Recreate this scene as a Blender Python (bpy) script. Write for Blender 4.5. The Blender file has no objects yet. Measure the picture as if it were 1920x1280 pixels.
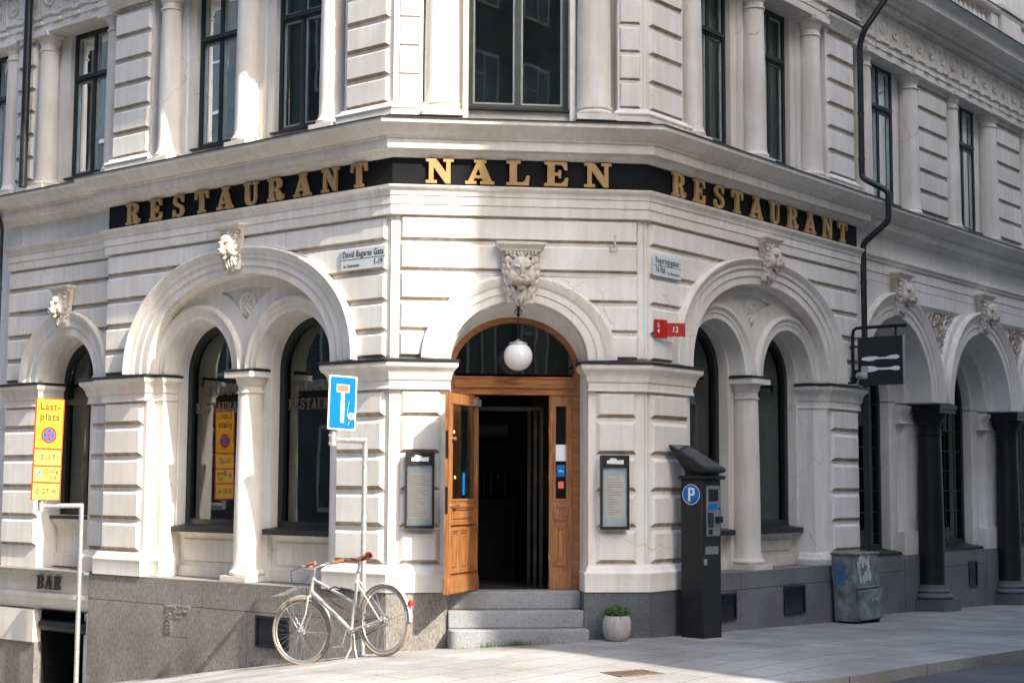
import bpy, bmesh, math, random
from math import sin, cos, pi, radians
from mathutils import Vector, Matrix
random.seed(7)
scene = bpy.context.scene
COL = scene.collection
# ---------------------------------------------------------------- camera
cam_d = bpy.data.cameras.new("camera")
cam = bpy.data.objects.new("camera", cam_d); COL.objects.link(cam)
cam_d.sensor_width = 36.0; cam_d.lens = 53.66; cam_d.clip_end = 500; cam_d.clip_start = .1
cam.matrix_world = Matrix.Translation((0, 0, 1.6)) @ (Matrix.Rotation(pi/2 + radians(5.37), 4, 'X') @ Matrix.Rotation(radians(0.30), 4, 'Z'))
scene.camera = cam
# ---------------------------------------------------------------- light
SUN_AZ, SUN_EL = 138.0, 41.0
world = bpy.data.worlds.new("World"); scene.world = world; world.use_nodes = True
nt = world.node_tree; nt.nodes.clear()
sky = nt.nodes.new('ShaderNodeTexSky'); sky.sky_type = 'NISHITA'; sky.sun_disc = False
sky.sun_elevation = radians(SUN_EL); sky.sun_rotation = radians(SUN_AZ); sky.air_density = 1.0; sky.dust_density = 3.0
bg = nt.nodes.new('ShaderNodeBackground'); bg.inputs[1].default_value = 0.15
wo = nt.nodes.new('ShaderNodeOutputWorld')
nt.links.new(sky.outputs[0], bg.inputs[0]); nt.links.new(bg.outputs[0], wo.inputs[0])
sl = bpy.data.lights.new("sun", 'SUN'); sl.energy = 3.0; sl.angle = radians(0.5); sl.color = (1.0, .92, .80)
so = bpy.data.objects.new("sun", sl); COL.objects.link(so)
sd = Vector((sin(radians(SUN_AZ))*cos(radians(SUN_EL)), cos(radians(SUN_AZ))*cos(radians(SUN_EL)), sin(radians(SUN_EL))))
so.rotation_euler = sd.to_track_quat('Z', 'Y').to_euler(); so.location = sd*40
scene.view_settings.view_transform = 'Standard'; scene.view_settings.look = 'None'
scene.view_settings.exposure = 1.8; scene.view_settings.gamma = 1
scene.render.engine = 'CYCLES'
try:
    scene.cycles.max_bounces = 8; scene.cycles.transparent_max_bounces = 12
except Exception: pass

# ---------------------------------------------------------------- frames
def az(a): return Vector((sin(radians(a)), cos(radians(a)), 0))
HC = 83.8
class Fr:
    def __init__(s, o, u, n, read, k=1.0): s.o, s.u, s.n, s.r, s.k = Vector(o), u, n, read, k
    def __call__(s, S, d, z): return s.o + s.u*(S*s.k) + s.n*d + Vector((0, 0, z))
C1 = Vector((-1.2264, 15.3, 0))
C = Fr(C1, az(HC), az(HC+90), az(HC))
C2 = C1 + C.u*2.629
L = Fr(C1, az(HC+45-180), az(HC+135), az(HC+45))
R = Fr(C2, az(HC-45), az(HC+45), az(HC-45), 1.03)
R1 = Fr(C2, R.u, R.n, R.r)
def gz(x, y):
    p = Vector((x, y, 0)); t = (p-C1).dot(L.u); v = (p-C2).dot(R.u)
    if t <= -1.86: f = .08
    elif t <= 0: f = .08-.125*((t+1.86)/1.86)**1.4
    else: f = -.045-.151*t
    d = max((p-C1).dot(L.n), (p-C1).dot(C.n), (p-C2).dot(R.n), 0)
    return f-.026*max(v, 0)-(.016 if t < -.5 else .016+.03*min(1, t+.5))*min(d, 3.2)

# ---------------------------------------------------------------- materials
def node_mat(name):
    m = bpy.data.materials.new(name); m.use_nodes = True
    return m, m.node_tree, m.node_tree.nodes['Principled BSDF']
def mat(name, col, rough=.6, metal=0, var=0, vscale=4, bump=0, bscale=60, col2=None, spec=.5, coat=0, stretch=None, detail=6):
    m, t, b = node_mat(name); N = t.nodes; K = t.links
    b.inputs['Base Color'].default_value = (*col, 1); b.inputs['Roughness'].default_value = rough
    b.inputs['Metallic'].default_value = metal; b.inputs['Specular IOR Level'].default_value = spec
    b.inputs['Coat Weight'].default_value = coat
    if var or bump:
        tc = N.new('ShaderNodeTexCoord'); mp = N.new('ShaderNodeMapping'); K.new(tc.outputs['Object'], mp.inputs[0])
        if stretch: mp.inputs['Scale'].default_value = stretch
    if var:
        n = N.new('ShaderNodeTexNoise'); n.inputs['Scale'].default_value = vscale; n.inputs['Detail'].default_value = detail; K.new(mp.outputs[0], n.inputs[0])
        r = N.new('ShaderNodeValToRGB'); r.color_ramp.elements[0].position = .35; r.color_ramp.elements[1].position = .7
        c2 = col2 or tuple(c*(1-var) for c in col)
        r.color_ramp.elements[0].color = (*c2, 1); r.color_ramp.elements[1].color = (*col, 1)
        K.new(n.outputs[0], r.inputs[0]); K.new(r.outputs[0], b.inputs['Base Color'])
    if bump:
        n2 = N.new('ShaderNodeTexNoise'); n2.inputs['Scale'].default_value = bscale; n2.inputs['Detail'].default_value = 5; K.new(mp.outputs[0], n2.inputs[0])
        bp = N.new('ShaderNodeBump'); bp.inputs['Strength'].default_value = bump; bp.inputs['Distance'].default_value = .01
        K.new(n2.outputs[0], bp.inputs['Height']); K.new(bp.outputs[0], b.inputs['Normal'])
    return m
def stucco(name, base, dirt, grime=.5, streak=True):
    m, t, b = node_mat(name); N = t.nodes; K = t.links
    b.inputs['Roughness'].default_value = .85; b.inputs['Specular IOR Level'].default_value = .25
    tc = N.new('ShaderNodeTexCoord')
    n1 = N.new('ShaderNodeTexNoise'); n1.inputs['Scale'].default_value = 1.7; n1.inputs['Detail'].default_value = 9; n1.inputs['Roughness'].default_value = .62
    K.new(tc.outputs['Object'], n1.inputs[0])
    mp = N.new('ShaderNodeMapping'); mp.inputs['Scale'].default_value = (9, 9, .9); K.new(tc.outputs['Object'], mp.inputs[0])
    n2 = N.new('ShaderNodeTexNoise'); n2.inputs['Scale'].default_value = 1.3; n2.inputs['Detail'].default_value = 6; K.new(mp.outputs[0], n2.inputs[0])
    mx = N.new('ShaderNodeMath'); mx.operation = 'MULTIPLY'; K.new(n1.outputs[0], mx.inputs[0]); K.new(n2.outputs[0], mx.inputs[1])
    r = N.new('ShaderNodeValToRGB'); r.color_ramp.elements[0].position = .16; r.color_ramp.elements[1].position = .34
    r.color_ramp.elements[0].color = (*dirt, 1); r.color_ramp.elements[1].color = (*base, 1); K.new(mx.outputs[0], r.inputs[0])
    # small scuffs
    n3 = N.new('ShaderNodeTexNoise'); n3.inputs['Scale'].default_value = 38; n3.inputs['Detail'].default_value = 8; K.new(tc.outputs['Object'], n3.inputs[0])
    r3 = N.new('ShaderNodeValToRGB'); r3.color_ramp.elements[0].position = .24; r3.color_ramp.elements[1].position = .38
    g = grime; r3.color_ramp.elements[0].color = (1-g*.5, 1-g*.55, 1-g*.6, 1); r3.color_ramp.elements[1].color = (1, 1, 1, 1); K.new(n3.outputs[0], r3.inputs[0])
    mm = N.new('ShaderNodeMix'); mm.data_type = 'RGBA'; mm.blend_type = 'MULTIPLY'; mm.inputs[0].default_value = 1
    K.new(r.outputs[0], mm.inputs[6]); K.new(r3.outputs[0], mm.inputs[7])
    np_ = N.new('ShaderNodeTexNoise'); np_.inputs['Scale'].default_value = .75; np_.inputs['Detail'].default_value = 3; K.new(tc.outputs['Object'], np_.inputs[0])
    rp = N.new('ShaderNodeValToRGB'); rp.color_ramp.elements[0].position = .44; rp.color_ramp.elements[1].position = .56; rp.color_ramp.elements[0].color = (.90, .89, .875, 1); rp.color_ramp.elements[1].color = (1, 1, 1, 1); K.new(np_.outputs[0], rp.inputs[0])
    m2 = N.new('ShaderNodeMix'); m2.data_type = 'RGBA'; m2.blend_type = 'MULTIPLY'; m2.inputs[0].default_value = 1; K.new(mm.outputs[2], m2.inputs[6]); K.new(rp.outputs[0], m2.inputs[7])
    wn = N.new('ShaderNodeTexNoise'); wn.inputs['Scale'].default_value = 3; wn.inputs['Detail'].default_value = 6; K.new(tc.outputs['Object'], wn.inputs[0])
    wa = N.new('ShaderNodeVectorMath'); wa.operation = 'MULTIPLY_ADD'; wa.inputs[1].default_value = (.35, .35, .35); K.new(wn.outputs['Color'], wa.inputs[0]); K.new(tc.outputs['Object'], wa.inputs[2])
    vo = N.new('ShaderNodeTexVoronoi'); vo.feature = 'DISTANCE_TO_EDGE'; vo.inputs['Scale'].default_value = .8; K.new(wa.outputs[0], vo.inputs[0])
    rc = N.new('ShaderNodeValToRGB'); rc.color_ramp.elements[0].position = .0; rc.color_ramp.elements[1].position = .0045; rc.color_ramp.elements[0].color = (.72, .68, .62, 1); rc.color_ramp.elements[1].color = (1, 1, 1, 1); K.new(vo.outputs[0], rc.inputs[0])
    rm_ = N.new('ShaderNodeValToRGB'); rm_.color_ramp.elements[0].position = .52; rm_.color_ramp.elements[1].position = .60; K.new(np_.outputs[0], rm_.inputs[0])
    m3 = N.new('ShaderNodeMix'); m3.data_type = 'RGBA'; m3.blend_type = 'MULTIPLY'; K.new(rm_.outputs[0], m3.inputs[0]); K.new(m2.outputs[2], m3.inputs[6]); K.new(rc.outputs[0], m3.inputs[7])
    K.new(m3.outputs[2], b.inputs['Base Color'])
    nb = N.new('ShaderNodeTexNoise'); nb.inputs['Scale'].default_value = 55; nb.inputs['Detail'].default_value = 8; nb.inputs['Roughness'].default_value = .7; K.new(tc.outputs['Object'], nb.inputs[0])
    bp = N.new('ShaderNodeBump'); bp.inputs['Strength'].default_value = .55; bp.inputs['Distance'].default_value = .006
    bv = N.new('ShaderNodeBevel'); bv.samples = 3; bv.inputs[0].default_value = .009
    K.new(nb.outputs[0], bp.inputs['Height']); K.new(bv.outputs[0], bp.inputs['Normal']); K.new(bp.outputs[0], b.inputs['Normal'])
    return m
def granite(name, a, b_, rough=.75, stretch=(1, 1, .25), bump=.5, bscale=90, stain=(.1, .09, .08)):
    m, t, b = node_mat(name); N = t.nodes; K = t.links
    b.inputs['Roughness'].default_value = rough; b.inputs['Specular IOR Level'].default_value = .35
    tc = N.new('ShaderNodeTexCoord'); mp = N.new('ShaderNodeMapping'); mp.inputs['Scale'].default_value = stretch; K.new(tc.outputs['Object'], mp.inputs[0])
    n = N.new('ShaderNodeTexNoise'); n.inputs['Scale'].default_value = bscale; n.inputs['Detail'].default_value = 4; n.inputs['Roughness'].default_value = .8; K.new(mp.outputs[0], n.inputs[0])
    r = N.new('ShaderNodeValToRGB'); r.color_ramp.elements[0].position = .36; r.color_ramp.elements[1].position = .64
    r.color_ramp.elements[0].color = (*a, 1); r.color_ramp.elements[1].color = (*b_, 1); K.new(n.outputs[0], r.inputs[0])
    n1 = N.new('ShaderNodeTexNoise'); n1.inputs['Scale'].default_value = 1.6; n1.inputs['Detail'].default_value = 7; K.new(tc.outputs['Object'], n1.inputs[0])
    r1 = N.new('ShaderNodeValToRGB'); r1.color_ramp.elements[0].position = .3; r1.color_ramp.elements[1].position = .62
    r1.color_ramp.elements[0].color = (*stain, 1); r1.color_ramp.elements[1].color = (1, 1, 1, 1); K.new(n1.outputs[0], r1.inputs[0])
    mm = N.new('ShaderNodeMix'); mm.data_type = 'RGBA'; mm.blend_type = 'MULTIPLY'; mm.inputs[0].default_value = .55
    K.new(r.outputs[0], mm.inputs[6]); K.new(r1.outputs[0], mm.inputs[7]); K.new(mm.outputs[2], b.inputs['Base Color'])
    bp = N.new('ShaderNodeBump'); bp.inputs['Strength'].default_value = bump; bp.inputs['Distance'].default_value = .008
    K.new(n.outputs[0], bp.inputs['Height']); K.new(bp.outputs[0], b.inputs['Normal'])
    return m
def glass(name, tint=(.8, .9, .88), refl=(.95, 1, 1), ior=1.6, bump=.008, boost=0.0):
    m = bpy.data.materials.new(name); m.use_nodes = True; t = m.node_tree; N = t.nodes; K = t.links; N.clear()
    o = N.new('ShaderNodeOutputMaterial'); mx = N.new('ShaderNodeMixShader'); tr = N.new('ShaderNodeBsdfTransparent'); gl = N.new('ShaderNodeBsdfGlossy')
    tr.inputs[0].default_value = (*tint, 1); gl.inputs[0].default_value = (*refl, 1); gl.inputs['Roughness'].default_value = .015
    f = N.new('ShaderNodeFresnel'); f.inputs[0].default_value = ior
    a = N.new('ShaderNodeMath'); a.operation = 'ADD'; a.inputs[1].default_value = boost; K.new(f.outputs[0], a.inputs[0])
    tc = N.new('ShaderNodeTexCoord'); n = N.new('ShaderNodeTexNoise'); n.inputs['Scale'].default_value = 1.4; K.new(tc.outputs['Object'], n.inputs[0])
    bp = N.new('ShaderNodeBump'); bp.inputs['Strength'].default_value = bump; bp.inputs['Distance'].default_value = .1; K.new(n.outputs[0], bp.inputs['Height']); K.new(bp.outputs[0], gl.inputs['Normal'])
    K.new(a.outputs[0], mx.inputs[0]); K.new(tr.outputs[0], mx.inputs[1]); K.new(gl.outputs[0], mx.inputs[2]); K.new(mx.outputs[0], o.inputs[0])
    return m
def wood(name, a, b_, rough=.35, axis='z', scale=9):
    m, t, b = node_mat(name); N = t.nodes; K = t.links
    b.inputs['Roughness'].default_value = rough; b.inputs['Coat Weight'].default_value = .25; b.inputs['Coat Roughness'].default_value = .25
    tc = N.new('ShaderNodeTexCoord'); mp = N.new('ShaderNodeMapping'); mp.inputs['Scale'].default_value = (1, 1, .07) if axis == 'z' else (.07, .07, 1); K.new(tc.outputs['Object'], mp.inputs[0])
    n = N.new('ShaderNodeTexNoise'); n.inputs['Scale'].default_value = scale*8; n.inputs['Detail'].default_value = 8; n.inputs['Distortion'].default_value = .6; K.new(mp.outputs[0], n.inputs[0])
    r = N.new('ShaderNodeValToRGB'); r.color_ramp.elements[0].position = .3; r.color_ramp.elements[1].position = .68
    r.color_ramp.elements[0].color = (*a, 1); r.color_ramp.elements[1].color = (*b_, 1); K.new(n.outputs[0], r.inputs[0]); K.new(r.outputs[0], b.inputs['Base Color'])
    bp = N.new('ShaderNodeBump'); bp.inputs['Strength'].default_value = .15; bp.inputs['Distance'].default_value = .003; K.new(n.outputs[0], bp.inputs['Height']); K.new(bp.outputs[0], b.inputs['Normal'])
    return m
M = {}
M['stucco'] = stucco('painted_stucco', (.84, .81, .76), (.75, .71, .65), .35)
M['trim'] = stucco('painted_moulding', (.83, .79, .725), (.73, .675, .60), .35)
M['dirt_shade'] = stucco('dirt_shade_stucco', (.50, .42, .33), (.30, .22, .15), .8)  # brown holds groove dirt plus painted shade for the course undersides
M['lion'] = stucco('weathered_plaster', (.80, .755, .69), (.52, .45, .37), .6)
M['granite'] = granite('tooled_granite', (.13, .118, .105), (.36, .33, .30), stain=(.42, .40, .38))
M['granite_dark'] = granite('dark_grey_granite', (.07, .075, .08), (.19, .20, .21), stretch=(1, 1, .8), bump=.25, stain=(.35, .35, .36))
M['granite_r'] = granite('grey_granite', (.12, .12, .125), (.27, .27, .28), stretch=(1, 1, .8), bump=.3, stain=(.45, .45, .46))
M['step'] = granite('step_granite', (.16, .17, .18), (.36, .37, .385), stretch=(1, 1, 1), bump=.25, stain=(.5, .48, .44))
M['polished'] = granite('polished_black_granite', (.005, .005, .006), (.022, .021, .023), rough=.42, stretch=(1, 1, 1), bump=.02)
M['inner_frame'] = mat('dark_inner_frame', (.022, .026, .024), .5, var=.4, vscale=8)
M['flash'] = mat('black_sheet_metal', (.035, .037, .042), .45, .3, var=.4, vscale=14, bump=.4, bscale=25)
M['frame'] = mat('black_green_paint', (.016, .019, .018), .35, var=.4, vscale=20)
M['frame_olive'] = mat('olive_paint', (.075, .08, .065), .4, var=.25, vscale=12)
M['sash'] = mat('pale_sash_paint', (.42, .47, .46), .5, var=.2, vscale=9)
M['glass'] = glass('window_glass', tint=(.82, .93, .90), boost=.03)
M['glass_dark'] = glass('dark_window_glass', tint=(.35, .45, .42), boost=.03)
M['reveal'] = mat('pale_green_panelling', (.52, .60, .56), .5, var=.15, vscale=8)
M['room'] = mat('dark_interior', (.018, .014, .012), .8, var=.5, vscale=2)
M['room_brown'] = mat('brown_interior', (.09, .045, .025), .7, var=.5, vscale=3)
M['room_upper'] = mat('grey_interior', (.20, .24, .22), .8, var=.5, vscale=2)
M['room_teal'] = mat('teal_interior', (.10, .17, .17), .8, var=.4, vscale=1.2)  # plain teal colour for the rooms behind the arcade windows
M['curtain'] = mat('net_curtain', (.40, .41, .38), .9, var=.35, vscale=10, stretch=(14, 14, .3))
M['blind'] = mat('slatted_blind', (.34, .34, .34), .7)
M['board'] = mat('black_sign_board', (.007, .007, .009), .8, var=.4, vscale=3, spec=.2)
M['gold'] = mat('gold_letter_paint', (.46, .275, .10), .55, .05, var=.25, vscale=8, bump=.15, bscale=60)
M['goldglass'] = mat('faded_gold_film', (.11, .08, .045), .6)
M['door'] = wood('varnished_oak', (.17, .062, .02), (.40, .18, .068))
M['door_h'] = wood('varnished_oak_rail', (.19, .062, .017), (.40, .165, .053), axis='h')
M['iron'] = mat('black_iron', (.02, .02, .022), .45, .5, var=.3, vscale=10, bump=.2, bscale=40)
M['pipe'] = mat('black_pipe_paint', (.022, .024, .028), .4, .2, var=.5, vscale=9)
M['galv'] = mat('galvanised_steel', (.62, .63, .64), .42, .65, var=.3, vscale=30, bump=.1, bscale=90)
M['white'] = mat('white_enamel', (.80, .81, .82), .35, var=.06, vscale=6)
M['black'] = mat('black_enamel', (.012, .012, .014), .45)
M['globe'] = mat('opal_glass', (.86, .86, .85), .18, coat=.4, var=.05, vscale=3)
M['signblue'] = mat('blue_sign_face', (.0, .15, .48), .35, var=.12, vscale=14)
M['signyellow'] = mat('yellow_sign_face', (.74, .36, .035), .4, var=.06, vscale=9)
M['signpale'] = mat('pale_yellow_sign_face', (.72, .45, .10), .4, var=.06, vscale=9)
M['signred'] = mat('red_sign_ink', (.72, .055, .02), .4)
M['coral'] = mat('faded_red_ink', (.80, .16, .11), .4)
M['ink'] = mat('dark_ink', (.03, .028, .02), .5)
M['red'] = mat('red_number_plate', (.50, .012, .012), .45, var=.3, vscale=25)
M['street'] = mat('white_street_sign', (.66, .69, .70), .35, var=.1, vscale=8)
M['meter'] = mat('anthracite_powder_coat', (.012, .011, .012), .55, var=.35, vscale=6, bump=.15, bscale=160)
M['meter_panel'] = mat('brushed_panel', (.34, .34, .35), .4, .5, var=.1, vscale=40)
M['screen'] = mat('dark_screen', (.01, .01, .014), .12)
M['solar'] = mat('solar_cells', (.02, .03, .05), .18, coat=.6, var=.5, vscale=25)
M['cabinet'] = mat('grey_green_cabinet', (.26, .29, .28), .6, .1, var=.55, vscale=7, bump=.3, bscale=40, col2=(.09, .105, .105))
M['poster'] = mat('torn_poster_remains', (.58, .59, .57), .8, var=.3, vscale=40)
M['bluepaint'] = mat('blue_spray_paint', (.03, .16, .42), .6, var=.6, vscale=14, col2=(.08, .12, .16))
M['pot'] = mat('pale_concrete_pot', (.50, .48, .46), .8, var=.35, vscale=6, bump=.35, bscale=50, stretch=(6, 6, .8))
M['soil'] = mat('dark_soil', (.03, .022, .015), .95, bump=.6, bscale=60)
M['leaf'] = mat('green_leaves', (.06, .12, .025), .6, var=.5, vscale=20)
M['grass'] = mat('grass_blades', (.10, .16, .035), .7, var=.4, vscale=20)
M['terracotta'] = mat('terracotta', (.30, .11, .05), .8, var=.25, vscale=10)
M['paper'] = mat('menu_paper', (.76, .73, .67), .8, var=.1, vscale=10)
M['paperw'] = mat('white_paper', (.75, .77, .78), .8)
M['glass_clear'] = glass('clear_acrylic', tint=(.97, .98, .98), ior=1.35, boost=0)
M['menuback'] = mat('pale_blue_backing', (.60, .68, .70), .5, var=.12, vscale=30)
M['silver'] = mat('silver_bicycle_paint', (.60, .58, .54), .32, .45, var=.15, vscale=12, coat=.3)
M['chrome'] = mat('polished_alloy', (.66, .66, .65), .22, .9, var=.15, vscale=20)
M['cream'] = mat('cream_tyre', (.33, .26, .19), .8, var=.3, vscale=14)
M['leather'] = mat('tan_leather', (.42, .145, .055), .5, var=.3, vscale=16)
M['rubber'] = mat('black_rubber', (.02, .02, .02), .6)
M['redlens'] = mat('red_lens', (.62, .03, .015), .25)
M['brass'] = mat('worn_brass', (.62, .44, .19), .3, .85, var=.2, vscale=30)
M['neigh'] = stucco('ochre_render', (.48, .41, .33), (.38, .32, .26))
M['neigh2'] = stucco('pinkish_render', (.38, .30, .27), (.28, .22, .2))
M['far_pane'] = mat('far_window_panes', (.10, .105, .10), .35, var=.3, vscale=1)
M['neigh3'] = stucco('dark_grey_render', (.16, .16, .15), (.11, .11, .10))
# asphalt + pavement
def asphalt():
    m, t, b = node_mat('asphalt'); N = t.nodes; K = t.links
    b.inputs['Roughness'].default_value = .85
    tc = N.new('ShaderNodeTexCoord')
    n = N.new('ShaderNodeTexNoise'); n.inputs['Scale'].default_value = 70; n.inputs['Detail'].default_value = 6; n.inputs['Roughness'].default_value = .8; K.new(tc.outputs['Object'], n.inputs[0])
    n1 = N.new('ShaderNodeTexNoise'); n1.inputs['Scale'].default_value = .9; n1.inputs['Detail'].default_value = 6; K.new(tc.outputs['Object'], n1.inputs[0])
    ad = N.new('ShaderNodeMath'); ad.operation = 'MULTIPLY'; K.new(n.outputs[0], ad.inputs[0]); K.new(n1.outputs[0], ad.inputs[1])
    r = N.new('ShaderNodeValToRGB'); r.color_ramp.elements[0].position = .12; r.color_ramp.elements[1].position = .42
    r.color_ramp.elements[0].color = (.035, .036, .04, 1); r.color_ramp.elements[1].color = (.11, .112, .12, 1); K.new(ad.outputs[0], r.inputs[0]); K.new(r.outputs[0], b.inputs['Base Color'])
    bp = N.new('ShaderNodeBump'); bp.inputs['Strength'].default_value = .6; bp.inputs['Distance'].default_value = .01; K.new(n.outputs[0], bp.inputs['Height']); K.new(bp.outputs[0], b.inputs['Normal'])
    return m
def pavement(name, a, b_, bw, bh, ang, mort, msize=.006, bump=.5, off=.5):
    m, t, b = node_mat(name); N = t.nodes; K = t.links
    b.inputs['Roughness'].default_value = .88; b.inputs['Specular IOR Level'].default_value = .3
    tc = N.new('ShaderNodeTexCoord'); mp = N.new('ShaderNodeMapping'); mp.inputs['Rotation'].default_value = (0, 0, ang); K.new(tc.outputs['Object'], mp.inputs[0])
    nz = N.new('ShaderNodeTexNoise'); nz.inputs['Scale'].default_value = 1.5; K.new(tc.outputs['Object'], nz.inputs[0])
    wv = N.new('ShaderNodeVectorMath'); wv.operation = 'SCALE'; wv.inputs[3].default_value = .05; K.new(nz.outputs['Color'], wv.inputs[0])
    va = N.new('ShaderNodeVectorMath'); va.operation = 'ADD'; K.new(mp.outputs[0], va.inputs[0]); K.new(wv.outputs[0], va.inputs[1])
    br = N.new('ShaderNodeTexBrick'); br.inputs['Scale'].default_value = 1; br.inputs['Brick Width'].default_value = bw; br.inputs['Row Height'].default_value = bh
    br.inputs['Mortar Size'].default_value = msize; br.inputs['Mortar Smooth'].default_value = .3; br.offset = off
    br.inputs['Bias'].default_value = -.2
    br.inputs['Color1'].default_value = (*a, 1); br.inputs['Color2'].default_value = (*b_, 1); br.inputs['Mortar'].default_value = (*mort, 1); K.new(va.outputs[0], br.inputs[0])
    n = N.new('ShaderNodeTexNoise'); n.inputs['Scale'].default_value = 45; n.inputs['Detail'].default_value = 8; n.inputs['Roughness'].default_value = .75; K.new(tc.outputs['Object'], n.inputs[0])
    n1 = N.new('ShaderNodeTexNoise'); n1.inputs['Scale'].default_value = 1.1; n1.inputs['Detail'].default_value = 8; K.new(tc.outputs['Object'], n1.inputs[0])
    ad = N.new('ShaderNodeMath'); ad.operation = 'MULTIPLY'; K.new(n.outputs[0], ad.inputs[0]); K.new(n1.outputs[0], ad.inputs[1])
    r = N.new('ShaderNodeValToRGB'); r.color_ramp.elements[0].position = .12; r.color_ramp.elements[1].position = .4
    r.color_ramp.elements[0].color = (.50, .48, .46, 1); r.color_ramp.elements[1].color = (1, 1, 1, 1); K.new(ad.outputs[0], r.inputs[0])
    vg = N.new('ShaderNodeTexVoronoi'); vg.inputs['Scale'].default_value = 3.2; K.new(tc.outputs['Object'], vg.inputs[0])
    rg = N.new('ShaderNodeValToRGB'); rg.color_ramp.elements[0].position = .055; rg.color_ramp.elements[1].position = .085; rg.color_ramp.elements[0].color = (.45, .44, .43, 1); rg.color_ramp.elements[1].color = (1, 1, 1, 1); K.new(vg.outputs['Distance'], rg.inputs[0])
    mg = N.new('ShaderNodeMix'); mg.data_type = 'RGBA'; mg.blend_type = 'MULTIPLY'; mg.inputs[0].default_value = .8; K.new(br.outputs[0], mg.inputs[6]); K.new(rg.outputs[0], mg.inputs[7])
    mm = N.new('ShaderNodeMix'); mm.data_type = 'RGBA'; mm.blend_type = 'MULTIPLY'; mm.inputs[0].default_value = 1
    K.new(mg.outputs[2], mm.inputs[6]); K.new(r.outputs[0], mm.inputs[7]); K.new(mm.outputs[2], b.inputs['Base Color'])
    s = N.new('ShaderNodeMath'); s.operation = 'MULTIPLY_ADD'; s.inputs[1].default_value = -1.2; K.new(br.outputs['Fac'], s.inputs[0]); K.new(n.outputs[0], s.inputs[2])
    bp = N.new('ShaderNodeBump'); bp.inputs['Strength'].default_value = bump; bp.inputs['Distance'].default_value = .008; K.new(s.outputs[0], bp.inputs['Height']); K.new(bp.outputs[0], b.inputs['Normal'])
    return m
M['asphalt'] = asphalt()
M['pave'] = pavement('pavement_slabs', (.35, .34, .325), (.43, .42, .40), .70, .35, radians(-50), (.17, .16, .15), .006)
M['kerb'] = pavement('kerb_granite', (.36, .355, .35), (.42, .41, .40), 1.3, 5.0, radians(-50), (.10, .10, .10), .008, off=0)

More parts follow.
